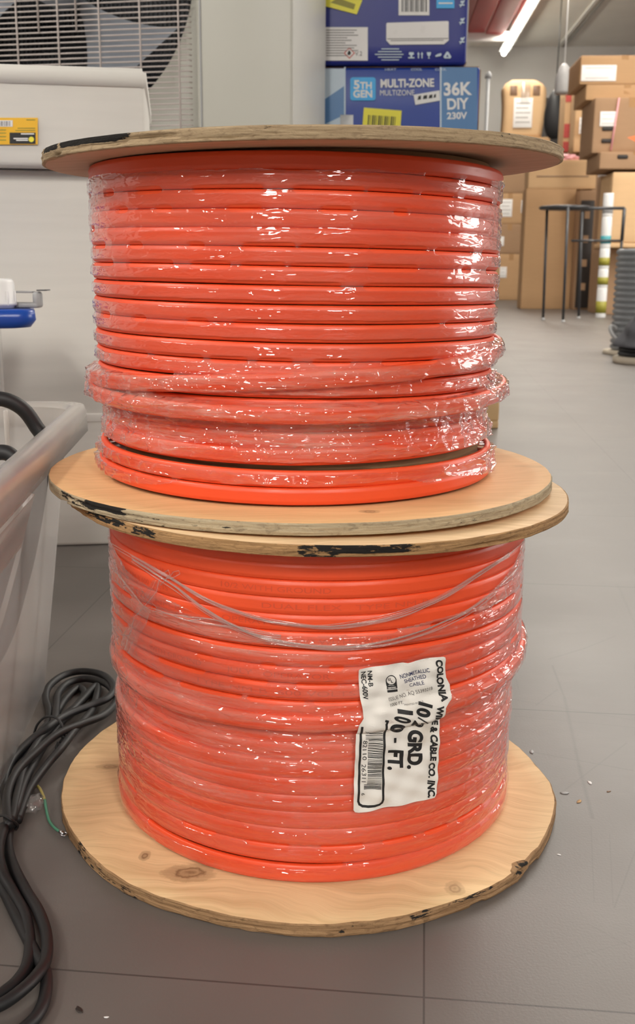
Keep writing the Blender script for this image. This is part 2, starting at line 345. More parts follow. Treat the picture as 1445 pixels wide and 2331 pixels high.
M = dict(
    cable=m_cable(), text_o=plain('jacket_embossing', (.66, .075, .026), .5),
    film_a=m_film('stretch_film', .0, .30, gain=1.15), film_b=m_film('stretch_film_tight', .0, .26, gain=1.0),
    ink=plain('black_ink', (.012, .012, .012), .55, .1), navy_ink=plain('navy_ink', (.02, .03, .09), .55), faint_ink=plain('faint_grey_ink', (.42, .40, .38), .6), grey_ink=plain('grey_ink', (.12, .11, .10), .6),
    paper=m_paper('label_paper', (.80, .76, .70)), white_paper=m_paper('white_paper', (.86, .84, .82), (.7, .68, .64)),
    floor=m_floor(), white_card=m_card('white_carton_board', (.80, .77, .71)), white_lip=m_card('white_flap_board', (.84, .81, .75)),
    tan=m_card('brown_carton_board', (.56, .345, .18)), tan2=m_card('dull_brown_carton_board', (.42, .26, .15)), tan3=m_card('light_brown_carton_board', (.74, .49, .27)),
    tape=plain('clear_brown_tape', (.42, .24, .11), .25, .05), dark_tape=plain('dark_seam_tape', (.20, .11, .06), .35),
    metal_beige=plain('painted_beige_steel', (.50, .49, .43), .4, .04, 8, .02), metal_light=plain('pale_steel_side', (.56, .55, .50), .4, .03),
    wire=plain('cream_wire', (.62, .55, .52), .4), coil=plain('dark_condenser_coil', (.03, .035, .045), .5), fan=plain('grey_blue_fan', (.30, .33, .38), .4),
    blue=plain('printed_blue_board', (.006, .016, .22), .38, .12, 6), blue2=plain('bright_blue_board', (.005, .045, .33), .38, .1, 6), sky=plain('light_blue_print', (.085, .22, .46), .35, .15, 5), cyan=plain('cyan_print', (.04, .42, .85), .4),
    pale=plain('pale_blue_print', (.55, .66, .75), .4, .15, 5), yellow=plain('yellow_sticker', (.86, .78, .05), .45, .04), amber=plain('amber_sticker', (.90, .50, .01), .45, .05),
    white=plain('white_plastic', (.80, .80, .79), .35, .03), grey=plain('grey_plastic', (.36, .36, .36), .4), red_ink=plain('red_ink', (.6, .08, .05), .5),
    red=plain('red_painted_panel', (.55, .035, .04), .45, .1, 4), red2=plain('dark_red_panel', (.30, .02, .02), .5, .1, 4), ceiling=plain('ceiling_board', (.82, .78, .73), .8, .08, 2),
    wall=plain('white_painted_wall', (.62, .60, .59), .7, .06, 3), trim=plain('ceiling_batten', (.78, .76, .73), .6), dark_trim=plain('dark_batten', (.34, .32, .30), .6),
    black=plain('black_rubber', (.011, .011, .012), .52, .25, 60, .05), black_metal=plain('black_steel', (.035, .036, .04), .35, .2), lamp_grey=plain('dull_silver_paint', (.40, .40, .40), .45, .1), grey_frame=plain('window_frame_paint', (.5, .5, .5), .5), steel=plain('polished_steel', (.6, .6, .62), .25, .05, metal=1),
    tote=m_trans('milky_tote_plastic', (.72, .70, .68), .34), tote_rim=m_trans('milky_rim_plastic', (.76, .73, .69), .62), blue_lid=plain('blue_lid_plastic', (.012, .065, .36), .28, .05),
    clear=m_trans('clear_plastic', (.8, .8, .8), .10, .1), tube=m_emit('fluorescent_tube', (1.0, .96, .80), 22.0), lamp=m_emit('lamp_diffuser', (1.0, .95, .88), 47.0),
    pink=plain('pink_plastic_bag', (.80, .38, .40), .4), flame=plain('orange_tag', (.85, .20, .06), .5), green_wire=plain('green_wire_jacket', (.07, .26, .16), .4), yellow_wire=plain('yellow_green_wire_jacket', (.38, .33, .10), .4),
    ribbed=plain('grey_conduit', (.20, .21, .22), .35, .1), denim=plain('dark_grey_cloth', (.07, .07, .08), .8), sole=plain('cream_rubber_sole', (.62, .54, .42), .6), teal=plain('teal_print', (.05, .30, .34), .5), olive=plain('olive_yellow_print', (.30, .27, .03), .5),
    crate=plain('rough_pallet_wood', (.55, .36, .18), .8, .2, 15, .3), dark_box=plain('dark_printed_panel', (.025, .018, .015), .5, .3), rust=plain('red_plastic_strap', (.55, .08, .07), .5, .2),
)
# ------------------------------------------------------------------ room shell (room axes lie a little clockwise of the camera)
RY = -math.radians(3.3)
RM = Matrix.Rotation(RY, 3, 'Z')
def room(x, y, z): return RM @ Vector((x, y, z))
def slab(name, x0, x1, y0, y1, z0, z1, mat):
    b = MB(); b.box((0, 0, 0), (x1-x0, y1-y0, z1-z0)); o = b.build(name, mat); o.location = room((x0+x1)/2, (y0+y1)/2, (z0+z1)/2); o.rotation_euler = (0, 0, RY)
    return tag(o, kind='structure')
fb = MB(); fb.box((0, 0, -.05), (26, 26, .1)); fo = fb.build('floor', M['floor']); fo.location = (1.5, 7, 0); tag(fo, kind='structure')
CZ = 3.62
slab('wall_far', -4.4, 7.2, 16.6, 16.75, 0, CZ, M['wall'])
slab('wall_left', -4.4, -4.3, .8, 16.6, 0, CZ, M['wall'])
slab('wall_right', 7.2, 7.3, .8, 16.6, 0, CZ, M['wall'])
fr_ = MB()
for a, b, c, d in ((0, 1.36, 3.2, .08), (0, -1.36, 3.2, .08), (-1.56, 0, .08, 2.8), (1.56, 0, .08, 2.8), (0, 0, .05, 2.7)): fr_.box((0, a, b), (.08, c, d))
wn = fr_.build('window_1', M['grey_frame']); wn.location = room(7.15, 3.69, 1.9); wn.rotation_euler = (0, 0, RY); tag(wn, kind='structure')
slab('ceiling', -4.4, 7.2, 2.6, 16.6, CZ, CZ+.1, M['ceiling'])
for i, (xr, m) in enumerate(((2.55, 'trim'), (2.63, 'dark_trim'), (3.75, 'dark_trim'), (4.9, 'trim'))):
    slab('trim_%d' % (i+1), xr, xr+.04, 5, 16.55, CZ-.02, CZ, M[m])
slab('trim_5', -4.3, 7.0, 10.2, 10.24, CZ-.018, CZ, M['trim'])
slab('trim_6', -4.3, 7.0, 13.6, 13.64, CZ-.018, CZ, M['dark_trim'])
# ------------------------------------------------------------------ ceiling lights
def ceiling_light(x0, y0, x1, y1, z, label, n=1, mat='lamp', wd=.16):
    a, b = Vector((x0, y0, z)), Vector((x1, y1, z)); c = (a+b)/2; L = (b-a).length
    r = math.atan2(-(b-a).x, (b-a).y)
    root = empty('ceiling_light', c, label, 'ceiling light', 'fluorescent ceiling lights', rz=r)
    m = MB(); m.bbox((0, 0, .035), (wd, L, .05), .008); hs_ = m.build('housing', M['white'], root)
    for k in range(n):
        l = L/n; m = MB(); y = -L/2+l*(k+.5)
        m.tube([(0, y-l/2+.02, -.008), (0, y+l/2-.02, -.008)], wd*.22, 12); m.build('tube', M[mat], hs_)
    return root
p0, p1 = room(1.72, 11.2, 0), room(1.72, 16.1, 0)
ceiling_light(p0.x, p0.y, p1.x, p1.y, 3.44, 'long row of glowing tubes under the ceiling beside the red canopy', 4, 'tube', .16)
def panel_light(x, y, rz, label):
    root = empty('ceiling_light', (x, y, 3.42), label, 'ceiling light', 'square ceiling panels behind the camera', rz=rz)
    m = MB()
    for a, b, c, d in ((-.33, 0, .04, 1.34), (.33, 0, .04, 1.34), (0, -.65, .66, .04), (0, .65, .66, .04)): m.box((a, b, .02), (c, d, .06))
    m.box((0, 0, .045), (.66, 1.3, .01)); m.build('frame', M['white'], root)
    m = MB(); m.bbox((0, 0, 0), (.62, 1.26, .02), .004); m.build('diffuser', M['lamp'], root)
for a, b, rz_, lb_ in ((-3.6, .1, 0, 'ceiling light panel far left of the camera'), (-5.0, -3.6, .6, 'ceiling light panel behind the camera on its left'), (-.95, -3.9, .15, 'nearest ceiling light panel straight behind the camera'), (-1.35, -5.7, .15, 'middle ceiling light panel straight behind the camera'), (-1.8, -7.8, .15, 'farthest ceiling light panel behind the camera'), (1.9, -3.8, -.3, 'nearer ceiling light panel behind the camera on its right'), (2.8, -5.9, -.3, 'farther ceiling light panel behind the camera on its right')):
    panel_light(a, b, rz_, lb_)
# ------------------------------------------------------------------ cable reels
def wrapdeg(a): return (a+math.pi) % (2*math.pi)-math.pi
def smooth_noise(n, k, amp, seed):
    rs = np.random.RandomState(seed); x = np.linspace(0, 2*np.pi, n, endpoint=False); y = 0
    for i in range(1, k): y = y+rs.randn()*np.cos(i*x+rs.rand()*6.28)/i**.7
    return y/np.std(y)*amp
def vnoise(U, V, seed):
    """value noise, periodic in U with integer period given by U range"""
    rs = np.random.RandomState(seed); T = rs.rand(512, 512)
    i = np.floor(U).astype(int); j = np.floor(V).astype(int); fu = U-i; fv = V-j
    fu = fu*fu*(3-2*fu); fv = fv*fv*(3-2*fv)
    g = lambda a, b: T[a % 512, b % 512]
    return (g(i, j)*(1-fu)+g(i+1, j)*fu)*(1-fv)+(g(i, j+1)*(1-fu)+g(i+1, j+1)*fu)*fv
def pn(PHI, Z, fu, fz, seed, skew=0.):
    """noise on the cylinder, periodic round it (fu cells per turn)"""
    rs = np.random.RandomState(seed); T = rs.rand(fu, 512)
    U = PHI/(2*np.pi)*fu; V = Z*fz+np.sin(PHI)*skew+50
    i = np.floor(U).astype(int); j = np.floor(V).astype(int); a = U-i; b = V-j
    a = a*a*(3-2*a); b = b*b*(3-2*b); g = lambda p, q: T[p % fu, q % 512]
    return (g(i, j)*(1-a)+g(i+1, j)*a)*(1-b)+(g(i, j+1)*(1-a)+g(i+1, j+1)*a)*b
def flange(name, c, R, t, tilt, mats, parent, seed, chips=(), stains=(), dev=None):
    """plywood disc, local z 0..t above c; tilt = slopes along x and y; chips and stains = (deg, width deg, amount[, z0, z1])"""
    N = 720; nz = 9; ph = np.linspace(0, 2*np.pi, N, endpoint=False); deg = np.degrees(ph)
    rs = np.random.RandomState(seed)
    out = smooth_noise(N, 60, .00025, seed)+smooth_noise(N, 9, .0005, seed+1)
    if dev is not None: out = out+np.interp(deg, dev[0], dev[1], period=360)
    dd = lambda a: np.abs((deg-a+180) % 360-180)
    prof = [(-.0022, 0)]+[(0, .0006+(t-.0012)*k/(nz-1)) for k in range(nz)]+[(-.0008, t)]
    V = []; S = []
    zs = []
    for k, (dr, z) in enumerate(prof):
        ply = smooth_noise(N, 120, .00022, seed+10+k)
        r = R+out+dr+(ply if 0 < k else 0)
        for ch in chips:
            z0, z1 = (ch[3], ch[4]) if len(ch) > 3 else (0, 1)
            f = z/t
            if z0-1e-6 <= f <= z1+1e-6: r = r-ch[2]*np.clip(1-dd(ch[0])/ch[1], 0, 1)**.5*(1+.5*smooth_noise(N, 90, 1, seed+30+k))
        st = np.zeros(N)
        for s_ in stains:
            z0, z1 = (s_[3], s_[4]) if len(s_) > 3 else (0, 1)
            w_ = np.clip((1-dd(s_[0])/s_[1])*2.2, 0, 1)
            st = np.maximum(st, w_*s_[2]*(1 if z0-.05 <= z/t <= z1+.05 else .25))
        V.append(np.stack([r*np.cos(ph), r*np.sin(ph), np.full(N, z)], 1)); S.append(st); zs.append(z)
    # faces of the disc: inset rings for the two sides
    top = V[-1].copy(); top[:, :2] *= .93; ctop = V[-1].copy(); ctop[:, :2] *= .0
    bot = V[0].copy(); bot[:, :2] *= .93
    rings = [bot]+V+[top]; SS = [np.zeros(N)]+S+[np.zeros(N)]
    A = np.concatenate(rings); st = np.concatenate(SS)
    K = len(rings); Fs = []; mi = []
    for k in range(K-1):
        i = np.arange(N); j = (i+1) % N
        q = np.stack([k*N+i, k*N+j, (k+1)*N+j, (k+1)*N+i], 1); Fs += [tuple(x) for x in q.tolist()]; mi += [0 if (k == 0 or k == K-2) else 1]*N
    nb = len(A); A = np.concatenate([A, [[0, 0, 0], [0, 0, t]]]); st = np.concatenate([st, [0, 0]])
    for i in range(N):
        j = (i+1) % N; Fs.append((nb, j, i)); Fs.append((nb+1, (K-1)*N+i, (K-1)*N+j)); mi += [0, 0]
    A[:, 2] += A[:, 0]*tilt[0]+A[:, 1]*tilt[1]
    m = MB(); m.v = [tuple(x) for x in A.tolist()]; m.f = Fs; m.m = mi; m.sm = [True]*len(Fs); m.attr['stain'] = st
    o = m.build(name, mats, parent); o.location = Vector(c)-parent.location
    return o
SEC = 14
def section(hw, rt):
    """cable cross-section (along z, outward), outline of a flat oval; hw half width, rt half thickness"""
    P = []
    for k in range(SEC*2):
        a = 2*math.pi*k/(SEC*2); cs, sn = math.cos(a), math.sin(a); e = 2/3.2
        P.append((hw*math.copysign(abs(cs)**e, cs), rt*math.copysign(abs(sn)**e, sn)))
    P = np.array(P)
    P[:, 1] += np.where(P[:, 1] > rt*.8, -.00022*np.cos(P[:, 0]/hw*math.pi*2.2), 0)   # faint ribs of the conductors
    return P
def strand(mb, phi, z, r, hw, rt, seed, mi=0):
    """sweep the flat cable; phi, z, r arrays along it; r = outer surface radius"""
    P = section(hw, rt); n = len(P); m = len(phi)
    tw = pn(phi, np.zeros(m)+seed*3.1, 12, 1, seed)-.5
    th = tw*.10
    cs, sn = np.cos(th)[:, None], np.sin(th)[:, None]
    zz = z[:, None]+P[None, :, 0]*cs-P[None, :, 1]*sn
    rr = (r-rt)[:, None]+P[None, :, 1]*cs+P[None, :, 0]*sn
    V = np.stack([rr*np.cos(phi)[:, None], rr*np.sin(phi)[:, None], zz], -1).reshape(-1, 3)
    i = np.arange(m-1)[:, None]; k = np.arange(n)[None, :]
    q = np.stack([i*n+k, (i+1)*n+k, (i+1)*n+(k+1) % n, i*n+(k+1) % n], -1).reshape(-1, 4)
    b = mb.add(V.tolist(), q.tolist(), mi, True)
    mb.f.append(tuple(b+j for j in range(n))); mb.f.append(tuple(b+(m-1)*n+j for j in range(n))[::-1]); mb.m += [mi]*2; mb.sm += [True]*2
NP = 720; FRONT = -math.pi/2
class Winding:
    """knots: list of (z at the front, r offset) from top to bottom; going round counter-clockwise the cable descends"""
    def __init__(s, R, knots, slope=1.0):
        s.R, s.k, s.sl = R, knots, slope
    def path(s, jog=None):
        # each turn runs from the back, past the left, the front, the right to the back again
        K = len(s.k); per = 160
        T = np.arange(-.5, K-.5+1e-6, 1/per); kn = np.arange(K)
        z = np.interp(T, kn, [a for a, _ in s.k]); ro = np.interp(T, kn, [b for _, b in s.k])
        flat = np.interp(np.round(T), kn, [a for a, _ in s.k])
        z = z*s.sl+flat*(1-s.sl) if s.sl < 1 else z
        phi = FRONT+2*math.pi*T
        return phi, z, s.R+ro, T
def envelope(paths, Z, hw, rt):
    """outermost radius on a (phi, z) grid"""
    E = np.full((NP, len(Z)), 0.0)
    for phi, z, r, hw_ in paths:
        Tn = np.linspace(phi.min(), phi.max(), int((phi.max()-phi.min())/(2*np.pi)*NP*1.5)); z = np.interp(Tn, phi, z); r = np.interp(Tn, phi, r); phi = Tn
        idx = np.round((phi % (2*np.pi))/(2*np.pi)*NP).astype(int) % NP
        for a in range(len(phi)):
            d = np.abs(Z-z[a])/hw_
            m = d < 1
            rr = r[a]-rt+rt*(1-d[m]**3.2)**(1/3.2)
            E[idx[a], m] = np.maximum(E[idx[a], m], rr)
    for k in range(NP):
        if E[k].max() == 0: E[k] = E[k-1]
    return E
def morph(E, k, f):
    A = E
    for d in range(1, k+1):
        up = np.concatenate([E[:, d:], np.repeat(E[:, -1:], d, 1)], 1); dn = np.concatenate([np.repeat(E[:, :1], d, 1), E[:, :-d]], 1)
        A = f(A, f(up, dn))
    return A
def blur(E, kp, kz):
    A = E.copy()
    for ax, k, wrap in ((0, kp, 1), (1, kz, 0)):
        if k < 1: continue
        B = 0; wt = 0
        for d in range(-k, k+1):
            g = math.exp(-2*(d/k)**2)
            if wrap: S = np.roll(A, d, 0)
            else: S = A[:, np.clip(np.arange(A.shape[1])+d, 0, A.shape[1]-1)]
            B = B+S*g; wt += g
        A = B/wt
    return A
def lookup(G, phi, z, Z):
    i = (phi % (2*math.pi))/(2*math.pi)*NP; i0 = int(i) % NP; j = min(max((z-Z[0])/(Z[1]-Z[0]), 0), len(Z)-1.001); j0 = int(j)
    a, b = i-int(i), j-j0
    return float((G[i0, j0]*(1-a)+G[(i0+1) % NP, j0]*a)*(1-b)+(G[i0, j0+1]*(1-a)+G[(i0+1) % NP, j0+1]*a)*b)
def wrapsheet(name, G, Z, mask, haze_glint, mat, parent):
    NZ = len(Z); PHI = np.arange(NP)/NP*2*np.pi
    V = np.stack([G*np.cos(PHI)[:, None], G*np.sin(PHI)[:, None], np.broadcast_to(Z, G.shape)], -1).reshape(-1, 3)
    q = gridfaces(NP, NZ); i = q[:, 0]//NZ; j = q[:, 0] % NZ
    keep = mask[i, j] > 0
    q = q[keep]
    used = np.unique(q); re = np.full(len(V), -1); re[used] = np.arange(len(used))
    m = MB(); m.v = [tuple(p) for p in V[used].tolist()]; m.f = [tuple(p) for p in re[q].tolist()]; m.m = [0]*len(m.f); m.sm = [True]*len(m.f)
    m.attr['haze_glint'] = np.clip(haze_glint, 0, 1).reshape(-1)[used]
    return m.build(name, mat, parent)
def emboss(mb, txt, phi0, phi1, zf, rf, h, mi=1):
    V, Fs, wd = text2d(txt, .0)
    Q, Fs = subdivide(V, Fs, .9)
    P = []
    for x, y in Q:
        ph = phi0+(phi1-phi0)*x/wd; z = zf(ph)+(y-.5)*h; r = rf(ph)+.00012
        P.append((r*math.cos(ph), r*math.sin(ph), z))
    mb.add(P, Fs, mi)

# ================= lower reel
c2 = Vector((-.0051+.003, .7415, 0)); cz2 = .0
reel2 = empty('cable_reel', (c2.x, c2.y, 0), 'lower reel of orange cable standing on the floor, with the white paper label', 'cable reel', 'stacked orange cable reels')
def kn(px, py, r, ex, s_, z, c):
    q = flr(px, py, z); return (q.x-c[0], q.y-c[1], r, ex, s_)
cD = (-.0051, .7413)
woodD = m_wood('pale_plywood_face', (.85, .61, .34), (.66, .43, .22), [kn(432, 1987, .019, 1.7, .9, .0092, cD), kn(330, 1948, .0045, .7, .9, .0092, cD), kn(250, 1745, .012, 2.2, .6, .0092, cD), kn(1035, 2022, .007, .8, .6, .0092, cD)], .12, 1.3)
woodC = m_wood('pale_plywood_face_top', (.85, .62, .37), (.66, .44, .24), [(.13, .03, .01, 2., .3)], .05, 4.1)
plyD = m_ply('weathered_ply_edge', (.42, .255, .13), (.24, .135, .065), (.08, .042, .02), 1.)
plyC = m_ply('rough_ply_edge', (.46, .27, .12), (.26, .145, .065), (.09, .05, .025), 2.)
TRIM_D = None
# outline of the bottom disc, read where it can be seen
obsD = [(265, 1642), (203, 1687.7), (157.4, 1741.7), (137.6, 1812.3), (140.8, 1849.7), (169.8, 1907.8), (209.3, 1955.5), (286, 2009.5), (420, 2057), (500, 2080), (721.5, 2103.5), (900, 2088), (1000, 2061), (1145, 2003), (1199, 1964), (1238.7, 1903.7), (1259.5, 1855.9), (1264.7, 1826.8), (1251.2, 1781), (1218, 1741), (1146, 1670)]
dD = []
for x, y in obsD:
    p = flr(x, y, .0092); dx, dy = p.x+.0051, p.y-.7413; dD.append((math.degrees(math.atan2(dy, dx)) % 360, math.hypot(dx, dy)-.19))
dD.sort(); dD.append((60, 0)); dD.append((90, 0)); dD.append((120, 0)); dD.sort()
flange('bottom_flange', (-.0051, .7413, 0), .19, .0092, (0, 0), [woodD, plyD], reel2, 21,
       chips=[(-42, 3, .003, .55, 1), (-55, 2, .002, 0, .5), (-38, 5, .0016), (-100, 6, .0012, 0, .5)],
       stains=[(-41, 3.2, .5, .5, 1), (-68, 4, .5, .5, 1), (-57, 9, .45, .7, 1), (-137, 9, .42, 0, .7), (-146, 4, .5), (-128, 5, .45, .0, .6), (-83, 3, .4)], dev=([a for a, _ in dD], [b for _, b in dD]))
flange('top_flange', (.0010, .7471, .2349), .1812, .0076, (-.01385, -.0089), [woodC, plyC], reel2, 33,
       chips=[(-55, 10, .0018, 0, .4), (-80, 12, .0014, 0, .3), (-150, 8, .0012, 0, .5)],
       stains=[(-82, 14, .62, .35, 1), (-90, 6, .5, 0, 1), (-139, 13, .56, .45, 1), (-126, 5, .55, .3, .9), (-32, 3, .3)])
m = MB(); m.lathe([(.138, .0092), (.138, .2349)], n=96); m.build('drum', M['tan'], reel2)
pitch = .01105
fr2 = [.2302, .2201, .2092, .1985, .1879, .1766, .1649, .1538, .1426, .1313, .1203, .1100, .1006, .0892, .0776, .0658, .0538, .0416, .0290, .0162]
off2 = [-.0005, 0, 0, 0, 0, 0, 0, 0, 0, 0, -.004, -.0058, -.0035, -.0022, -.0022, -.0024, -.0026, -.003, -.0026, -.0014]
W2 = Winding(.1515, list(zip(fr2, off2)), .75)
phi, z, r, T = W2.path()
z = np.clip(z, .0151, .2290)
r = r+.0018*np.cos(phi)*(z > .1)+(pn(phi, T, 7, 1, 5)-.5)*.0010
z = z+(pn(phi, T*.8, 9, 1, 8)-.5)*.0008
mb = MB(); hw = .0055; rt = .0026
up_ = T <= 11.51; dn_ = T >= 11.49; hw_b = .0062
strand(mb, phi[up_], z[up_], r[up_], hw, rt, 3); strand(mb, phi[dn_], z[dn_], r[dn_], hw_b, rt, 3)
# the crossing turn that lies on top of the others
tt = np.linspace(-.62, .62, 300); ph_o = FRONT+2*math.pi*tt
zo = .1262+.0065*np.sin(2*math.pi*tt)*0+np.interp(np.degrees(2*math.pi*tt), [-220, -120, -60, 0, 60, 95, 150, 220], [.137, .126, .1235, .1225, .1262, .1335, .139, .142])-.1262
ro = .1515+np.interp(np.abs(tt), [0, .18, .28, .45, .62], [.0022, .0048, .0075, .004, -.004])
ro = ro+np.where(tt < 0, -.0055*np.exp(-((tt+.25)/.12)**2), .0010*np.exp(-((tt-.25)/.1)**2))
strand(mb, ph_o, zo, ro, .0056, .0028, 6)
# impressed lettering of the cable jacket
base = {k: fr2[k] for k in range(len(fr2))}
def zf(k):
    T0 = k
    return lambda ph: float(np.interp(k+(ph-FRONT)/(2*math.pi), T[::8], z[::8]))
def rf(k): return lambda ph: float(np.interp(k+(ph-FRONT)/(2*math.pi), T[::8], r[::8]))+.00005
for k, txt, a, b in ((2, '10/2 WITH GROUND', -22, 4), (2, 'TYPE NM-B', -50, -35), (3, 'DUAL FLEX   TYPE NM-B', -12, 28), (3, 'TYPE NM-B 600 VOLTS', -60, -38), (4, 'OPERATOR', -22, -6), (4, 'TYPE NM-B', -52, -34), (5, '10/2 WITH GROUND', -4, 22), (7, 'JULY   OPERATOR', -21, 4), (7, 'WITH GROUND', -46, -28), (8, 'TYPE NM-B  600 VOLTS', -30, 10)):
    emboss(mb, txt, FRONT+math.radians(a), FRONT+math.radians(b), zf(k), rf(k), .0034)
mb.build('cable_winding', [M['cable'], M['text_o']], reel2)
# film round it
Z2 = np.arange(.0088, .2355, .0005)
E = envelope([(phi[up_], z[up_], r[up_], hw), (phi[dn_], z[dn_], r[dn_], hw_b), (ph_o, zo, ro, .0058)], Z2, hw, rt)
def film_surface(E, Z, seed, close=11, wr=.0008, tight=.55):
    C = morph(E, close, np.maximum); C = -morph(-C, close, np.maximum)
    G = E*(1-tight)+C*tight
    G = blur(G, 3, 4)+.0003
    PH = (np.arange(NP)/NP*2*np.pi)[:, None]; ZZ = Z[None, :]
    n1 = pn(PH, ZZ, 26, 140, seed, .8); n2 = pn(PH, ZZ, 60, 300, seed+1, 2.); n3 = pn(PH, ZZ, 90, 90, seed+2)
    rid = 1-np.abs(2*n1-1); rid2 = 1-np.abs(2*n2-1)
    G = G+.0004+wr*(rid**3*1.2+rid2**3*.7+n3*.3)
    return G
G2 = film_surface(E, Z2, 11, 14, .00055, .35)
PH = (np.arange(NP)/NP*2*np.pi)[:, None]*np.ones((1, len(Z2))); ZZ = np.ones((NP, 1))*Z2[None, :]
fdeg = np.degrees((PH-FRONT+np.pi) % (2*np.pi)-np.pi)      # 0 at the front, + to the right
top = np.interp(fdeg[:, 0], [-180, -110, -88, -62, -45, -25, -5, 15, 40, 62, 78, 95, 180], [.228, .2315, .228, .206, .196, .186, .1795, .180, .188, .205, .222, .230, .229])
top = top+(pn(PH[:, 0], PH[:, 0]*0, 40, 1, 91)-.5)*.0016
bot = np.interp(fdeg[:, 0], [-180, 180], [.0118, .0118])
mask = ((ZZ < top[:, None]) & (ZZ > bot[:, None])).astype(float)
haze_glint = .28+.9*np.exp(-((ZZ-.104)/.011)**2)*(.5+.5*pn(PH, ZZ, 14, 120, 71, 1.))+1.1*np.exp(-((ZZ-(top[:, None]-.010))/.009)**2)+.5*np.exp(-((ZZ-.128)/.012)**2)+.35*np.exp(-((ZZ-.075)/.02)**2)
haze_glint = haze_glint*(.55+.9*pn(PH, ZZ, 18, 60, 72, 2.))
edge = np.exp(-((ZZ-top[:, None])/.0012)**2); haze_glint = haze_glint+edge*.6
r_a = 1-np.abs(2*pn(PH, ZZ, 30, 150, 81, 3.)-1); r_b = 1-np.abs(2*pn(PH, ZZ, 50, 50, 82, -2.)-1)
haze_glint = haze_glint+np.clip(r_a-.93, 0, .07)*6+np.clip(r_b-.96, 0, .04)*7  # ridge lines painted whiter, standing in for highlights on the creases
haze_glint = np.where(ZZ < .035, haze_glint*.45, haze_glint)
# bunched film rope along the upper edge stands off a little
rope = np.exp(-((ZZ-(top[:, None]-.006))/.005)**2)*np.interp(np.abs(fdeg), [0, 95, 120], [1, 1, 0])
G2 = G2+rope*.0008*pn(PH, ZZ, 30, 700, 73, 6.)
wrap2 = wrapsheet('stretch_wrap', G2, Z2, mask, haze_glint, M['film_b'], reel2)
def cyl_hit(px, py, c, R):
    rr = ray(px, py); a = rr.x**2+rr.y**2; b = -2*(c[0]*rr.x+c[1]*rr.y); cc = c[0]**2+c[1]**2-R*R
    t = (-b-math.sqrt(max(b*b-4*a*cc, 0)))/2/a; p = C0+rr*t
    return math.atan2(p.y-c[1], p.x-c[0]), p.z
def on_film(G, Z, c, R, tilt=0.):
    def f(px, py, off=0):
        ph, zz = cyl_hit(px, py, c, R); r_ = max(lookup(G, ph, zz, Z), R-.0015)+.0006+off
        return Vector((c[0]+r_*math.cos(ph), c[1]+r_*math.sin(ph), zz))
    return f
# loose tail of film standing off the wrap, upper left
def tail(name, pts, wd, G, Z, c, parent, mat, seed, R=.153):
    S = on_film(G, Z, c, R); m = MB(); n = 14; rs = np.random.RandomState(seed)
    V = []
    for i, (x0, y0, x1, y1) in enumerate(pts):
        for k in range(n):
            t_ = k/(n-1); x, y = x0+(x1-x0)*t_, y0+(y1-y0)*t_
            V.append(S(x, y, .0012+.0022*math.sin(t_*math.pi*3+i*.7)**2+rs.rand()*.0006))
    Fs = [(i*n+k, i*n+k+1, (i+1)*n+k+1, (i+1)*n+k) for i in range(len(pts)-1) for k in range(n-1)]
    m.add(V, Fs, 0, True); m.attr['haze_glint'] = [.35]*len(V)
    return m.build(name, mat, parent, world=True)
GB2 = blur(morph(G2, 5, np.maximum), 5, 5); c2xy = (c2.x, c2.y)
tail('film_tail', [(352, 1318, 372, 1322), (338, 1345, 362, 1350), (320, 1380, 350, 1385), (303, 1410, 340, 1418), (285, 1440, 318, 1450), (280, 1465, 305, 1490)], 0, GB2, Z2, c2xy, wrap2, M['film_b'], 5)
m = MB(); S = on_film(GB2, Z2, c2xy, .153)
for P in ([(282, 1444), (300, 1445), (308, 1425), (310, 1405), (330, 1385), (345, 1368), (362, 1345), (367, 1325), (375, 1305), (388, 1296), (392, 1305), (382, 1318)], [(372, 1330), (385, 1315), (402, 1312), (415, 1304), (412, 1297), (400, 1300), (388, 1316)]):
    m.tube([S(x, y, .0030) for x, y in P], .00028, 6)
m.attr['haze_glint'] = [.9]*len(m.v); m.build('film_tail_edge', M['clear'], wrap2, world=True)
film_rope = m_trans('film_rope', (.90, .78, .74), .16, .06)
rs = np.random.RandomState(17); m = MB()
for path, ns, sp_ in (([(252, 1240), (300, 1268), (390, 1318), (470, 1364), (560, 1398), (650, 1417), (740, 1424), (830, 1414), (920, 1392), (1010, 1352), (1090, 1302), (1150, 1262), (1183, 1232)], 9, 9),
                      ([(300, 1272), (400, 1336), (470, 1388), (560, 1436), (660, 1462), (760, 1470), (860, 1460), (960, 1432), (1050, 1392), (1120, 1342), (1170, 1290)], 9, 10),
                      ([(256, 1300), (330, 1378), (430, 1412), (540, 1428), (640, 1448)], 5, 14)):
    for k in range(ns):
        f0 = rs.rand()*6.28; f1 = 1+rs.rand()*2; o_ = (rs.rand()-.5)*sp_*2; a0 = int(rs.randint(0, 3)); b0 = len(path)-int(rs.randint(0, 3))
        P = []; Q = spline([Vector((x, y, 0)) for x, y in path[a0:b0]], 9); n_ = len(Q)
        for i, q in enumerate(Q):
            t_ = i/n_; P.append(S(q.x, q.y+o_*(.4+.6*math.sin(t_*math.pi*f1+f0)), .0009+.0006*math.sin(t_*14+f0)))
        R0 = .00018+.00045*rs.rand(); m.tube(P, [R0*(.3+.7*abs(math.sin(i*.21+f0))) for i in range(len(P))], 6)
m.build('film_rope', film_rope, wrap2, world=True)['kind'] = 'stuff'
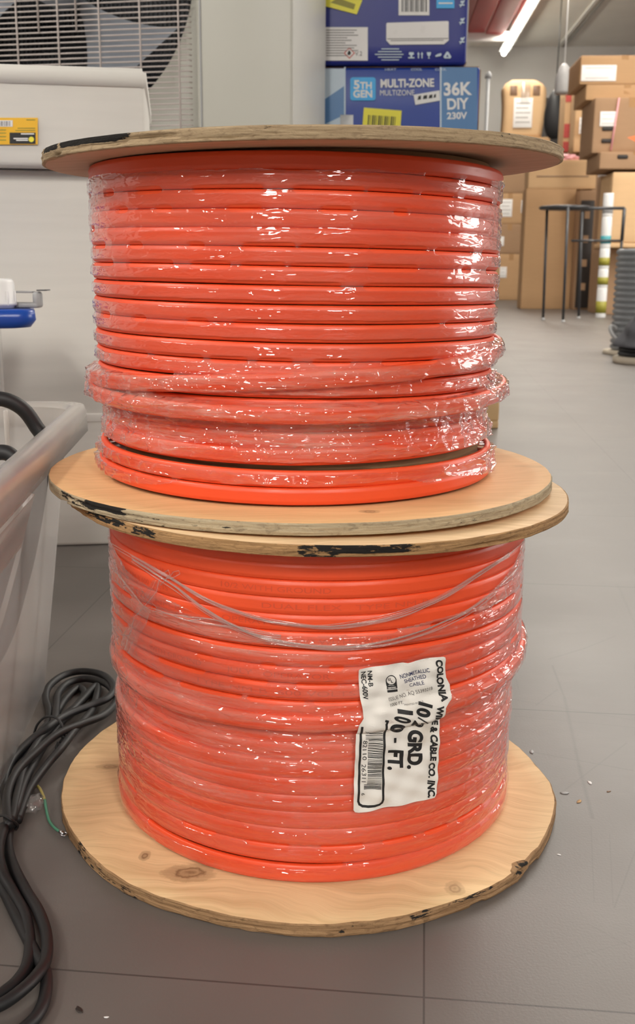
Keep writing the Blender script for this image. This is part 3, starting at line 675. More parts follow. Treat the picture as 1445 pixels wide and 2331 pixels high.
# paper label, stuck over the wrap; outline and print in the scale of a close-up: 5.16 units to a pixel
LS = 1445/280
base_on = on_film(GB2, Z2, c2xy, .1535)
def lab(x, y, off=0): return base_on(780+x/LS, 1460+y/LS, off+.0005*math.sin(x*.021+y*.013)+.0004*math.sin(y*.03-x*.008))
m = MB()
outline = [(185, 335), (200, 322), (430, 290), (640, 255), (700, 245), (760, 250), (850, 222), (1000, 195), (1160, 170), (1182, 178), (1190, 205), (1192, 330), (1205, 420), (1245, 500), (1250, 580), (1238, 660), (1190, 700), (1165, 760), (1170, 850), (1150, 950), (1145, 1100), (1138, 1400), (1125, 1600), (1105, 1790), (1085, 1840), (950, 1880), (700, 1930), (400, 1985), (190, 2025), (150, 2020), (128, 1990), (135, 1700), (150, 1300), (160, 1100), (175, 1010), (180, 965), (205, 970), (235, 890), (230, 800), (205, 680), (190, 520)]
poly(m, outline, lab, .0, 0, 38)
def lw(t, p0, p1, h, mi=1, bold=0.): write(m, t, p0, p1, h, lab, .00035, mi, bold, 45)
# company line: the middle of it is lost in a fold of the paper
lw('COLONIA', (1076, 212), (1128, 690), 70, 1, .05)
lw('WIRE & CABLE CO. INC.', (1066, 728), (1003, 1838), 72, 1, .05)
lw('10', (880, 690), (838, 850), 140, 1, .05); lw('/', (868, 868), (852, 902), 150, 1, .05); lw('2', (822, 905), (792, 978), 140, 1, .05); lw('GRD.', (782, 1045), (772, 1505), 158, 1, .05)
lw('1', (640, 782), (636, 828), 150, 1, .05); lw('00', (618, 850), (560, 985), 150, 1, .05) if False else lw('0', (606, 848), (592, 918), 165, 1, .05)
lw('0', (556, 950), (552, 1065), 162, 1, .05); rect(m, 607, 1140, 637, 1200, lab, .00035, 1); lw('FT.', (548, 1280), (542, 1515), 160, 1, .05)
lw('NM-B', (290, 345), (302, 525), 52, 1, .025); lw('NEC-600V', (213, 355), (240, 682), 56, 1, .025)
lw('NONMETALLIC', (668, 430), (1006, 348), 46, 2, .012); lw('SHEATHED', (715, 482), (972, 424), 44, 2, .012); lw('CABLE', (780, 530), (942, 492), 42, 2, .0)
lw('ISSUE NO. AQ 55393218', (540, 697), (1047, 562), 44, 3); lw('1000 FT.', (556, 760), (712, 728), 36, 3, .01); lw('PRINTED IN U.S.A.', (718, 748), (932, 694), 18, 3)
# certification mark: ring, letters, black foot
def ring(cx, cy, ro_, ri, mi, a0=0, a1=360, off=.00035):
    n = 36; A = [math.radians(a0+(a1-a0)*k/n) for k in range(n+1)]
    V = [(cx+ro_*math.cos(a), cy+ro_*math.sin(a)) for a in A]+[(cx+ri*math.cos(a), cy+ri*math.sin(a)) for a in A]
    flat(m, V, [(k, k+1, n+2+k, n+1+k) for k in range(n)], lab, off, mi)
ring(563, 452, 60, 50, 1)
lw('U', (534, 462), (560, 456), 32, 1, .03); lw('L', (568, 486), (590, 480), 32, 1, .03)
poly(m, [(516, 520), (630, 510), (633, 545), (516, 560)], lab, .00032, 1, 30)
poly(m, [(503, 455), (511, 474), (530, 499), (545, 512), (513, 524)], lab, .00032, 1, 30); poly(m, [(623, 450), (617, 470), (601, 494), (585, 509), (630, 514)], lab, .00032, 1, 30)
poly(m, [(516, 568), (633, 552), (637, 580), (520, 595)], lab, .00032, 1, 40)
lw('CERTIFIED', (528, 553), (620, 540), 16, 0, .02)
# bar code with its heavy frame
def frame_line(P, wd):
    for (x0, y0), (x1, y1) in zip(P, P[1:]):
        d = np.array((x1-x0, y1-y0), float); L_ = np.hypot(*d); d /= L_; n_ = np.array((-d[1], d[0]))*wd/2; a = np.array((x0, y0))-d*wd*.3; b = np.array((x1, y1))+d*wd*.3
        poly(m, [tuple(a+n_), tuple(b+n_), tuple(b-n_), tuple(a-n_)], lab, .0003, 1, 45)
frame_line([(217, 990), (210, 1200), (200, 1500), (188, 1800), (187, 1890), (200, 1925), (235, 1945), (300, 1948), (380, 1940), (435, 1925), (465, 1900), (476, 1860), (478, 1700), (484, 1400), (492, 1150), (500, 1020), (498, 960), (515, 925), (490, 918)], 27)
rs = np.random.RandomState(2); y = 1066
while y < 1750:
    hgt = [4, 4, 7, 11][rs.randint(4)]; f = (y-1066)/690
    x0 = 308-22*f; x1 = 478-22*f
    if y < 1150: x0 -= 36
    if y > 1688: x0 -= 36
    sk = 6
    poly(m, [(x0, y-sk), (x0, y+hgt-sk), (x1, y+hgt), (x1, y)], lab, .0003, 1, 60)
    y += hgt+[5, 6, 9, 13][rs.randint(4)]
lw('7', (254, 1040), (252, 1062), 44); lw('82110', (240, 1165), (234, 1400), 50); lw('26311', (228, 1455), (223, 1655), 50); lw('6', (220, 1785), (218, 1812), 44)
lb = m.build('paper_label', [M['paper'], M['ink'], M['navy_ink'], M['grey_ink']], reel2, world=True); lb['label'] = 'white paper label with black lettering and bar code'

# ================= upper reel
TX, TY = -.00336, -.00377
z1 = .2449
c1 = Vector((-.0123, .7642, z1))
reel1 = empty('cable_reel', (c1.x, c1.y, z1), 'upper reel of orange cable resting on the other reel, at eye level', 'cable reel', 'stacked orange cable reels')
woodB = m_wood('warm_plywood_face', (.82, .51, .25), (.70, .41, .19), [kn(842, 1166, .0075, 1.4, .75, z1+.0078, (-.0123, .7642)), kn(1210, 1060, .018, 3., .2, z1+.0078, (-.0123, .7642))], -.15, 7.7)
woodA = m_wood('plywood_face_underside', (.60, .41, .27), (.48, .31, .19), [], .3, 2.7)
plyB = m_ply('grey_ply_edge', (.50, .41, .27), (.34, .26, .165), (.14, .105, .07), 3.)
plyA = m_ply('tan_ply_edge', (.48, .36, .22), (.31, .215, .125), (.13, .085, .05), 4.)
ZB = z1
flange('bottom_flange', (-.0123, .7642, ZB), .1855, .0078, (TX, TY), [woodB, plyB], reel1, 44, chips=[(-140, 5, .0012, .5, .8), (-147, 2, .0016, 0, .6)],
       stains=[(-131, 9, .72, .5, .95), (-139, 9, .55, .3, .75), (-146, 5, .55, .3, .9), (-118, 12, .35, .2, .7), (-108, 14, .33), (-55, 5, .36, .0, .6), (-15, 14, .25)])
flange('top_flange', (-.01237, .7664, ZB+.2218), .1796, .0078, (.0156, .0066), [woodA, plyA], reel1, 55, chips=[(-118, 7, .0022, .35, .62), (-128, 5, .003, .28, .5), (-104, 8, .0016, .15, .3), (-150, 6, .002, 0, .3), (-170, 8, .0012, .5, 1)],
       stains=[(-134, 15, .9, .62, 1), (-151, 8, .66, .6, 1), (-163, 12, .42, .3, 1), (-50, 18, .3, .4, 1), (-95, 5, .33, .6, 1)])
m = MB(); m.lathe([(.131, .0078), (.131, .2218)], n=96); m.build('drum', M['tan'], reel1)
fr1 = [.4586, .4478, .4369, .4261, .4155, .4046, .3935, .3822, .3709, .3599, .3487, .3376, .3261, .3147, .3040, .2937, .2838, .2717, .2600]
off1 = [.0005, 0, 0, 0, 0, 0, 0, 0, 0, 0, 0, -.0005, -.001, -.002, -.0075, -.0065, -.0035, .0004, .0012]
W1 = Winding(.1440, list(zip([a-z1 for a in fr1], off1)), .9)
phi1, zz1, r1, T1 = W1.path()
zz1 = np.clip(zz1, .0142, .2150)
# the turns above the last two open a dark wedge on the right
fd = (phi1-FRONT+np.pi) % (2*np.pi)-np.pi
zz1 = zz1+np.where((T1 > 15.5) & (T1 < 16.5), .0036*np.clip(np.sin(fd), 0, 1)+.0002, 0)+np.where((T1 > 16.5) & (T1 < 17.6), -.0008*np.cos(fd), 0)
r1 = r1+(pn(phi1, T1, 7, 1, 15)-.5)*.0009
zz1 = zz1+(pn(phi1, T1*.8, 9, 1, 18)-.5)*.0006
cw1 = Vector((-.0166, .7642, z1))
dx1 = cw1.x-c1.x
mb = MB(); hw1 = .00535; rt1 = .0026
strand(mb, phi1, zz1, r1, hw1, rt1, 13)
over = []
# two turns that ride over the layer: high on the right, sinking towards the front and left
for (A_, Zk, Rk, sd) in (([-125, -90, -60, -20, 20, 60, 90, 120, 150], [.3235, .3235, .3240, .3290, .334, .3400, .3450, .351, .354], [-.003, .0050, .0055, .0035, .003, .0035, .0068, .004, -.003], 21),
                         ([-180, -130, -90, -50, 0, 50, 90, 130, 175], [.311, .312, .3145, .3125, .3105, .3120, .3160, .321, .324], [-.001, .003, .0075, .0050, .0038, .0055, .0115, .005, -.001], 22)):
    a = np.linspace(math.radians(A_[0]), math.radians(A_[-1]), 260); ad = np.degrees(a)
    zc = blur(np.interp(ad, A_, Zk)[None, :], 0, 12)[0]-z1; rc = .1440+blur(np.interp(ad, A_, Rk)[None, :], 0, 12)[0]
    strand(mb, a+FRONT, zc, rc, hw1, .0028, sd); over.append((a+FRONT, zc, rc, hw1*1.05))
cb = mb.build('cable_winding', [M['cable'], M['text_o']], reel1); cb.location.x = dx1
Z1 = np.arange(.2537, .4640, .0005)-z1
E1 = envelope([(phi1, zz1, r1, hw1)]+over, Z1, hw1, rt1)
G1 = film_surface(E1, Z1, 31, 12, .00040, .22)
PH = (np.arange(NP)/NP*2*np.pi)[:, None]*np.ones((1, len(Z1))); ZZ = np.ones((NP, 1))*(Z1+z1)[None, :]
fdeg = np.degrees((PH-FRONT+np.pi) % (2*np.pi)-np.pi)
n_a = 1-np.abs(2*pn(PH, ZZ, 34, 110, 41, 2.5)-1); n_b = 1-np.abs(2*pn(PH, ZZ, 70, 60, 42, -3.)-1)
low = np.clip((.348-ZZ)/.02, 0, 1)
G1 = G1+low*(n_a**4*.0022+n_b**5*.0018)
side = np.clip((np.abs(fdeg)-58)/20, 0, 1)
G1 = G1+side*(1-np.abs(2*pn(PH, ZZ, 120, 520, 43)-1))**2*.0006
top = np.interp(fdeg[:, 0], [-180, -100, -60, 0, 60, 100, 180], [.4545, .4545, .4540, .4528, .4535, .4565, .4565])+(pn(PH[:, 0], PH[:, 0]*0, 40, 1, 92)-.5)*.002
bot = np.interp(fdeg[:, 0], [-180, -90, -60, -35, 0, 30, 60, 90, 180], [.2540, .2540, .2575, .2640, .2680, .2670, .2600, .2540, .2540])+(pn(PH[:, 0], PH[:, 0]*0, 34, 1, 93)-.5)*.004
mask = ((ZZ < top[:, None]) & (ZZ > bot[:, None])).astype(float)
haze_glint = .10+1.2*np.exp(-((ZZ-.300)/.010)**2)+.45*np.exp(-((ZZ-.329)/.014)**2)*(.4+pn(PH, ZZ, 12, 120, 61, 1.))+.30*low+.30*side
haze_glint = haze_glint*(.5+.95*pn(PH, ZZ, 20, 70, 62, 2.))+low*(np.clip(n_a-.90, 0, .1)*9+np.clip(n_b-.92, 0, .08)*8)+np.exp(-((ZZ-bot[:, None])/.0009)**2)*.4+np.exp(-((ZZ-top[:, None])/.0009)**2)*.3  # thin white lines paint crease highlights into the lower film
haze_glint = np.where(ZZ < .277, haze_glint*.5, haze_glint)
ws = wrapsheet('stretch_wrap', G1, Z1, mask, haze_glint, M['film_a'], reel1); ws.location.x = dx1
# ------------------------------------------------------------------ cords on the floor
cord = empty('power_cord', flr(60, 1900), 'black power cord bundled in loops on the floor, left of the lower reel', 'cord')
def strandp(name, P, r, mat, parent): 
    m = MB(); m.tube(spline([flr(x, y, z) for x, y, z in P], 8), r, 12); return m.build(name, mat, parent, world=True)
R_ = .0034
S1 = [(32, 1860, .004), (10, 1800, .004), (22, 1740, .006), (62, 1693, .010), (110, 1655, .014), (150, 1628, .012), (205, 1606, .010), (247, 1588, .010), (258, 1562, .010), (235, 1537, .009), (190, 1528, .008), (145, 1537, .008), (112, 1562, .008), (104, 1590, .007), (112, 1622, .006), (104, 1660, .004), (70, 1710, .004), (40, 1765, .004), (30, 1830, .004), (16, 1880, .005)]
S2 = [(20, 1880, .012), (16, 1815, .012), (36, 1760, .013), (82, 1712, .015), (130, 1672, .017), (185, 1648, .014), (235, 1628, .010), (262, 1600, .007), (262, 1580, .007), (240, 1556, .006), (196, 1545, .005), (155, 1555, .005), (132, 1580, .006), (128, 1610, .008), (122, 1645, .010), (86, 1690, .009), (56, 1745, .009), (40, 1805, .010), (26, 1870, .010)]
S3 = [(40, 1868, .006), (66, 1800, .006), (104, 1745, .008), (142, 1700, .012), (172, 1660, .012), (208, 1618, .006), (222, 1572, .004), (216, 1562, .004), (190, 1590, .006), (160, 1622, .007), (130, 1655, .006), (96, 1705, .004), (58, 1775, .008), (40, 1830, .009), (24, 1880, .008)]
S4 = [(-30, 1800, .004), (20, 1742, .004), (70, 1690, .006), (120, 1635, .004), (150, 1590, .0035), (178, 1566, .0035), (192, 1580, .0035), (170, 1610, .0035), (138, 1632, .0035)]
for Pq in (S1, S2, S3, S4): strandp('loop', Pq, R_, M['black'], cord)
L1 = [(22, 1880, .006), (18, 1920, .004), (28, 1965, .004), (58, 2025, .005), (88, 2075, .006), (106, 2130, .006), (104, 2185, .007), (80, 2225, .009), (40, 2262, .010), (0, 2288, .010), (-50, 2305, .010)]
L2 = [(10, 1880, .011), (-2, 1930, .010), (4, 1985, .009), (32, 2035, .006), (58, 2085, .005), (68, 2145, .004), (62, 2195, .004), (40, 2232, .004), (10, 2258, .004), (-40, 2290, .004)]
L3 = [(-40, 1930, .004), (-12, 1990, .004), (16, 2040, .0035), (40, 2090, .0035), (80, 2170, .0035), (104, 2215, .004), (102, 2270, .004), (84, 2312, .004), (50, 2345, .004), (10, 2370, .004)]
L4 = [(28, 1850, .004), (30, 1900, .004), (22, 1930, .0035)]
for Pq in (L1, L2, L3): strandp('loose_end', Pq, R_*1.05, M['black'], cord)
def tie(pts):
    m = MB(); m.tube(spline([flr(x, y, z) for x, y, z in pts]), .0011, 8); return m.build('twist_tie', M['black'], cord, world=True)
tie([(78, 1668, .003), (86, 1648, .012), (104, 1632, .022), (128, 1634, .022), (143, 1655, .017), (146, 1674, .006), (136, 1690, .003)])
tie([(140, 1676, .006), (149, 1682, .010), (150, 1694, .010), (138, 1708, .006), (128, 1704, .004), (132, 1690, .006)])
tie([(-6, 1858, .010), (8, 1856, .017), (24, 1866, .016), (40, 1878, .008), (36, 1888, .004)])
gw = empty('ground_wire', flr(120, 1860), 'short green wire with a silver ring end, between the cord and the lower reel', 'wire')
P = spline([flr(x, y, z) for x, y, z in [(84, 1788, .003), (92, 1797, .0045), (101, 1818, .005), (106, 1845, .004), (112, 1868, .003), (124, 1884, .003), (138, 1894, .003)]], 8)
m = MB(); m.tube(P[:18], .0011, 8); m.build('yellow_sheath', M['yellow_wire'], gw, world=True)
m = MB(); m.tube(P[17:], .0011, 8); m.build('green_sheath', M['green_wire'], gw, world=True)
m = MB(); q = flr(146, 1899, .0024); d = (q-P[-1]).normalized(); m.tube([P[-1]-d*.001, P[-1]+d*.003], .0014, 8)
m.tube([q+Vector((.0022*math.cos(a), .0022*math.sin(a), 0)) for a in np.linspace(0, 6.28, 14)[:-1]], .0007, 6, closed=True); m.build('ring_terminal', M['steel'], gw, world=True)
bg = MB(); q = flr(80, 1842, .005)
rs = np.random.RandomState(9); bm = bmesh.new(); bmesh.ops.create_icosphere(bm, subdivisions=3, radius=1)
for v in bm.verts:
    k = 1+.28*math.sin(v.co.x*7+v.co.z*5)*math.cos(v.co.y*6)+.12*rs.randn()*.5; v.co = Vector((v.co.x*.0062*k, v.co.y*.0115*k, v.co.z*.0045*k))
bg.bm(bm, Matrix.Translation((0, 0, .0048)), 0, True)
bgo = bg.build('plastic_bag', M['clear']); bgo.location = flr(80, 1842, 0); tag(bgo, 'small crumpled clear plastic bag on the floor beside the black cord', 'bag')
# ------------------------------------------------------------------ storage tote, open, with its contents
def rrect(w, d, r, n=6):
    P = []
    for cx, cy, a0 in ((w/2-r, d/2-r, 0), (-w/2+r, d/2-r, 90), (-w/2+r, -d/2+r, 180), (w/2-r, -d/2+r, 270)):
        for k in range(n+1):
            a = math.radians(a0+90*k/n); P.append((cx+r*math.cos(a), cy+r*math.sin(a)))
    return P
def loft(m, levels, mi=0, bottom=True, top=False):
    """levels: (w, d, r, z[, cx, cy])"""
    L = []; n = 0
    for lv in levels:
        P = rrect(*lv[:3]); n = len(P); ox, oy = (lv[4], lv[5]) if len(lv) > 4 else (0, 0); L += [(x+ox, y+oy, lv[3]) for x, y in P]
    Fs = []
    for i in range(len(levels)-1): Fs += [(i*n+k, i*n+(k+1) % n, (i+1)*n+(k+1) % n, (i+1)*n+k) for k in range(n)]
    if bottom: Fs.append(tuple(range(n))[::-1])
    if top: Fs.append(tuple((len(levels)-1)*n+k for k in range(n)))
    m.add(L, Fs, mi, True)
ty = math.radians(4.6)
TW, TD, THt = .46, .62, .272
corner = Vector((-.2195, .988, 0))          # rim corner, right rear
Rt = Matrix.Rotation(ty, 3, 'Z')
ctr = corner-Rt @ Vector((TW/2, TD/2, 0))
tote = empty('storage_tote', ctr, 'open milky plastic storage tote on the floor, left of the reels', 'storage tote', rz=ty)
m = MB(); loft(m, [(TW-.10, TD-.10, .04, .002), (TW-.085, TD-.085, .045, .012), (TW-.06, TD-.06, .042, .12), (TW-.035, TD-.035, .038, THt-.035), (TW-.026, TD-.026, .035, THt-.004)])
m.build('body', M['tote'], tote)
m = MB(); loft(m, [(TW-.030, TD-.030, .035, THt-.004), (TW-.026, TD-.026, .034, THt), (TW-.004, TD-.004, .032, THt), (TW, TD, .034, THt-.004), (TW+.002, TD+.002, .034, THt-.024), (TW-.003, TD-.003, .033, THt-.025), (TW-.006, TD-.006, .032, THt-.006)], bottom=False)
rim_ = m.build('rim', M['tote_rim'], tote)
for x in (-.14, -.02, .10, .155):
    m = MB(); m.bbox((x, TD/2-.026, THt-.022), (.004, .008, .034), .0015); m.build('rib', M['tote_rim'], tote)
m = MB(); loft(m, [(.010, .20, .004, THt-.060, TW/2-.012, -.10), (.012, .22, .004, THt-.026, TW/2-.004, -.10)], bottom=True); m.build('handle', M['tote_rim'], rim_)
coil = empty('black_cable_coil', Vector((-.33, .74, .01)), 'thick black cable looping up out of the milky tote', 'cable')
def loopy(P, r): m = MB(); m.tube(spline(P, 8), r, 14); return m.build('loop', M['black'], coil, world=True)
pts = [at(x, y, Y_) for x, y, Y_ in ((-150, 1120, .82), (-100, 985, .83), (-50, 922, .835), (0, 908, .84), (48, 928, .845), (80, 968, .85), (98, 1012, .85))]
pts += [Vector((-.236, .845, .205)), Vector((-.250, .835, .14)), Vector((-.272, .815, .075)), Vector((-.315, .78, .035)), Vector((-.38, .75, .024))]
loopy(pts, .0062)
pts = [at(x, y, .75) for x, y in ((-150, 1190), (-90, 1090), (-35, 1042), (10, 1030), (38, 1052), (56, 1100))]+[Vector((-.240, .745, .165)), Vector((-.262, .73, .10)), Vector((-.290, .70, .05)), Vector((-.35, .66, .020)), Vector((-.42, .68, .020))]
loopy(pts, .0058)
bx = MB(); bx.bbox((0, 0, .055), (.11, .10, .11), .004); bo = bx.build('cardboard_box', M['tan3']); bo.location = (-.37, .88, .015); bo.rotation_euler = (0, 0, .2); tag(bo, 'small brown box seen blurred through the side of the milky tote', 'box')
# ------------------------------------------------------------------ blue-lidded bin behind the tote
lid_r = at(92, 712, 1.16)
bw, bd, bh = .36, .20, lid_r.z+.004
by = math.radians(16)
bin_ = empty('lidded_bin', Vector((lid_r.x, 1.15, 0))-Matrix.Rotation(by, 3, 'Z') @ Vector((bw/2, -bd/2, 0)), 'clear bin with a blue lid, standing behind the open tote', 'storage bin', rz=by)
m = MB(); loft(m, [(bw-.10, bd-.06, .02, .002), (bw-.085, bd-.04, .025, .01), (bw-.085, bd-.03, .025, bh-.03), (bw-.085, bd-.028, .025, bh-.012)]); m.build('body', M['clear'], bin_)
m = MB(); loft(m, [(bw-.034, bd-.02, .02, bh-.021), (bw-.016, bd-.01, .02, bh-.020), (bw-.004, bd, .02, bh-.012), (bw-.006, bd-.004, .018, bh-.002), (bw-.018, bd-.012, .015, bh)], top=True); m.build('lid', M['blue_lid'], bin_)
p = at(-12, 703, 1.20)
cup = MB(); cup.lathe([(.021, 0), (.0225, .003), (.0245, .004), (.0245, .006), (.023, .008), (.0225, .028), (.020, .032), (.0, .0325)], n=32)
for k in range(10): cup.bbox((.0235*math.cos(k*.628), .0235*math.sin(k*.628), .011), (.002, .002, .016), .0006)
co_ = cup.build('plastic_dish', M['white']); co_.location = (at(8, 690, 1.17).x-.010, 1.17, bh+.0005); tag(co_, 'round white plastic dish lying upside down on the blue bin lid', 'dish')
tc = empty('tape_cutter', (at(56, 700, 1.18).x, 1.185, bh+.0005), 'grey plastic tape cutter lying on the blue bin lid', 'tape cutter')
m = MB(); m.bbox((0, 0, .003), (.032, .02, .006), .002); m.bbox((.014, 0, .009), (.008, .018, .018), .003); m.bbox((-.003, 0, .0175), (.026, .016, .002), .0008); m.build('body', M['grey'], tc)
m = MB(); m.bbox((.020, 0, .0195), (.010, .016, .0012), .0004)
for k in range(5): m.box((.0255, -.006+k*.003, .0197), (.003, .0012, .001))
m.build('blade', M['black_metal'], tc)
# ------------------------------------------------------------------ cartons
def carton(name, label, cat, c, d, rz, mat, group=None, tape='tape', seam=True, vert=False, bev=.006, bulge=.004, extra=None, lean=None):
    """c = centre of the base"""
    root = empty(name, c, label, cat, group, rz=rz)
    if lean: root.rotation_euler = (lean[0], lean[1], rz)
    w, dp, h = d
    def soft(bm):
        pass
    m = MB(); bm = bmesh.new(); bmesh.ops.create_cube(bm, size=1)
    bmesh.ops.subdivide_edges(bm, edges=bm.edges[:], cuts=7, use_grid_fill=True)
    for v in bm.verts:
        x, y, z = v.co; k = (1-4*x*x)*(1-4*z*z); k2 = (1-4*y*y)*(1-4*z*z)
        nz = math.sin(x*5+c[0]*9)*math.cos(z*4+c[2]*7)
        v.co = Vector((x*w+(k2*bulge*math.copysign(1, x) if abs(abs(x)-.5) < 1e-4 else 0), y*dp+((k*bulge*(1+.5*nz))*math.copysign(1, y) if abs(abs(y)-.5) < 1e-4 else 0), (z+.5)*h))
    es = [e for e in bm.edges if len(e.link_faces) == 2 and e.calc_face_angle() > .8]
    bmesh.ops.bevel(bm, geom=es, offset=bev, segments=2, profile=.5, affect='EDGES')
    m.bm(bm, Matrix.Identity(4), 0, True); m.build('board', M[mat], root)
    if seam:
        m = MB()
        if vert: m.box((0, -dp/2-bulge*.6, h/2), (.05, .002, h*.98))
        else:
            m.box((0, 0, h+.0008), (.06, dp+.004, .0012)); m.box((0, -dp/2-.002, h-.04), (.06, .0014, .08))
        m.build('tape', M[tape], root)
    return root
def sticker(root, x, z, w, h, mat='white_paper', ink=True, dp=None, name='label', lines=4, y=None):
    """label on the front (-y) face of a carton, x from the centre, z of the centre"""
    m = MB(); yy = y
    m.bbox((x, yy-.001, z), (w, .001, h), .0003, 0)
    if ink:
        for k in range(lines): m.box((x-.05*w*(k % 2), yy-.0018, z+h*(.32-.64*k/max(lines-1, 1))), (w*(.78-.12*(k % 2)), .0006, h*.045), 1)
    return m.build(name, [M[mat], M['faint_ink']], root)
# white cartons on the left
yw = math.radians(8.0); Rw = Matrix.Rotation(yw, 3, 'Z')
fr_base = flr(240, 1238)                    # bottom front edge of the big white carton
topz = at(60, 388, 1.46).z
Wb, Db = .95, .40
cc = Vector((fr_base.x+.055, fr_base.y, 0))+Rw @ Vector((-Wb/2, Db/2, 0))
big = carton('white_carton', 'large white carton standing on the floor behind the tote, lower of two', 'carton', cc, (Wb, Db, topz), yw, 'white_card', 'white cartons by the condenser', seam=False, bulge=.003)
m = MB(); m.bbox((0, -Db/2-.0015, topz*.36), (Wb*.98, .003, .012), .001); m.build('flap_edge', M['white_lip'], big)
p_r = at(331, 250, 1.44); ztop = at(200, 160, 1.44).z
Wc, Dc = .80, .36
cc2 = Vector((p_r.x, 1.435, topz+.001))+Rw @ Vector((-Wc/2, Dc/2, 0))
hc = ztop-topz-.001
flatc = carton('white_carton', 'flat white carton with a yellow and black sticker, on top of the large white carton', 'carton', cc2, (Wc, Dc, hc), yw, 'white_card', 'white cartons by the condenser', seam=False, bulge=.002)
m = MB()
bm = bmesh.new(); bmesh.ops.create_cube(bm, size=1)
for v in bm.verts: v.co = Vector((v.co.x*(Wc+.006), v.co.y*(Dc+.006), v.co.z*.028))
bmesh.ops.bevel(bm, geom=bm.edges[:], offset=.005, segments=3, affect='EDGES'); m.bm(bm, Matrix.Translation((0, 0, hc-.012)), 0, True)
m.build('lid', M['white_lip'], flatc)
FS = plane(cc2+Rw @ Vector((0, -Dc/2-.0032, 0)), Rw @ Vector((0, -1, 0)))
m = MB(); rect(m, -60, 268, 86, 329, FS, 0, 0); rect(m, -60, 274, 29, 288.5, FS, .0006, 1)
for k in range(22): rect(m, -56+k*3.7, 276, -56+k*3.7+[1.2, 1.8, .9][k % 3], 287, FS, .001, 2)
rect(m, 22, 302, 81, 327.5, FS, .0006, 2)
for a, b, y_ in ((60, 80, 273), (40, 80, 292), (35, 80, 297)): rect(m, a, y_-.9, b, y_+.9, FS, .0006, 4)
for a, b, y_ in ((48, 78, 305), (31, 64, 315.5), (37, 64, 319.5)): rect(m, a, y_-1.3, b, y_+1.3, FS, .001, 1)
for y_ in (296, 303, 311, 319): rect(m, -50, y_-1, 14, y_+1, FS, .0006, 4)
V = [(71.5+6.2*math.cos(a), 317.5+6.2*math.sin(a)) for a in np.linspace(0, 6.2, 20)]; poly(m, V, FS, .001, 3)
st = m.build('sticker', [M['amber'], M['white_paper'], M['ink'], M['yellow'], M['olive']], flatc); 
def reloc(o, root):
    """vertices were written in world coordinates: bring them into the rotated root"""
    mi = (Matrix.Translation(root.location) @ root.rotation_euler.to_matrix().to_4x4()).inverted()
    o.data.transform(mi); return o
reloc(st, flatc); st['label'] = 'yellow and black sticker with bar code'
m = MB(); m.bbox((-.36, -Dc/2-.0035, .032), (.30, .003, .060), .001); m.build('side_flap', M['white_lip'], flatc)
# ------------------------------------------------------------------ condenser unit behind the white cartons
yc = math.radians(-11.5); Rc = Matrix.Rotation(yc, 3, 'Z')
pr = at(665, 200, 2.25)
CW, CD, CH = .93, .34, 1.44
cen = Vector((pr.x, 2.25, 0))+Rc @ Vector((-CW/2, CD/2, 0))
FC = plane(pr, Rc @ Vector((0, -1, 0)))
def cl(px, py=0): return Rc.inverted() @ (FC(px, py)-cen)
cu = empty('condenser_unit', cen, 'tall beige air conditioner condenser with a wire grille over its fan', 'air conditioner', rz=yc)
gx0, gx1 = -CW/2+.01, cl(432).x
m = MB()
m.bbox((-CW/2+.012, 0, CH/2), (.024, CD, CH), .004); px0 = gx1
m.bbox(((px0+CW/2)/2+.006, 0, CH/2), (CW/2-px0-.012, CD, CH), .006)
m.bbox((0, 0, CH-.02), (CW, CD, .04), .006); m.bbox((0, 0, .03), (CW, CD, .06), .006); m.bbox(((px0-CW/2)/2, CD/2-.01, CH/2), (px0+CW/2, .02, CH-.1), .004)
m.bbox(((px0-CW/2)/2, -CD/2+.05, .30), (px0+CW/2-.02, .06, .46), .004)
m.build('cabinet', M['metal_beige'], cu)
m = MB(); lx = cl(456, 100).x; m.bbox((lx, -CD/2+.001, CH/2), (.004, .006, CH-.06), .001); m.build('panel_seam', M['grey'], cu)
m = MB(); m.bbox((CW/2+.0, 0, CH/2), (.004, CD*.98, CH-.02), .0015); m.build('side_panel', M['metal_light'], cu)
# fan housing: plate with a round opening, coil and fan behind
ocx, ocz = cl(92, -75).x, cl(92, -75).z
Ro = .322
m = MB(); n = 72; yb = -CD/2+.045
x0, x1, zz0, zz1_ = -CW/2+.02, px0+.002, .5, CH-.03
V = []; 
for k in range(n):
    a = 2*math.pi*k/n; V.append((ocx+Ro*math.cos(a), yb, ocz+Ro*math.sin(a)))
for k in range(n):
    a = 2*math.pi*k/n; dx_, dz_ = math.cos(a), math.sin(a)
    tx = ((x1 if dx_ > 0 else x0)-ocx)/dx_ if abs(dx_) > 1e-6 else 1e9; tz = ((zz1_ if dz_ > 0 else zz0)-ocz)/dz_ if abs(dz_) > 1e-6 else 1e9
    t_ = max(min(abs(tx), abs(tz)), Ro*1.002) if True else 0; V.append((ocx+t_*dx_, yb, ocz+t_*dz_))
for k in range(n):
    a = 2*math.pi*k/n; V.append((ocx+Ro*.97*math.cos(a), yb+.08, ocz+Ro*.97*math.sin(a)))
m.add(V, [(k, (k+1) % n, n+(k+1) % n, n+k) for k in range(n)]+[(2*n+k, 2*n+(k+1) % n, (k+1) % n, k) for k in range(n)], 0, True)
m.build('fan_shroud', M['metal_beige'], cu)
m = MB(); m.box((ocx, CD/2-.05, ocz), (.70, .02, .72)); 
for k in range(60): m.box((ocx-.33+k*.011, CD/2-.063, ocz), (.002, .006, .70))
m.build('coil', M['coil'], cu)
m = MB(); m.lathe([(0, -.05), (.05, -.045), (.06, 0), (.06, .05), (0, .05)], n=24)
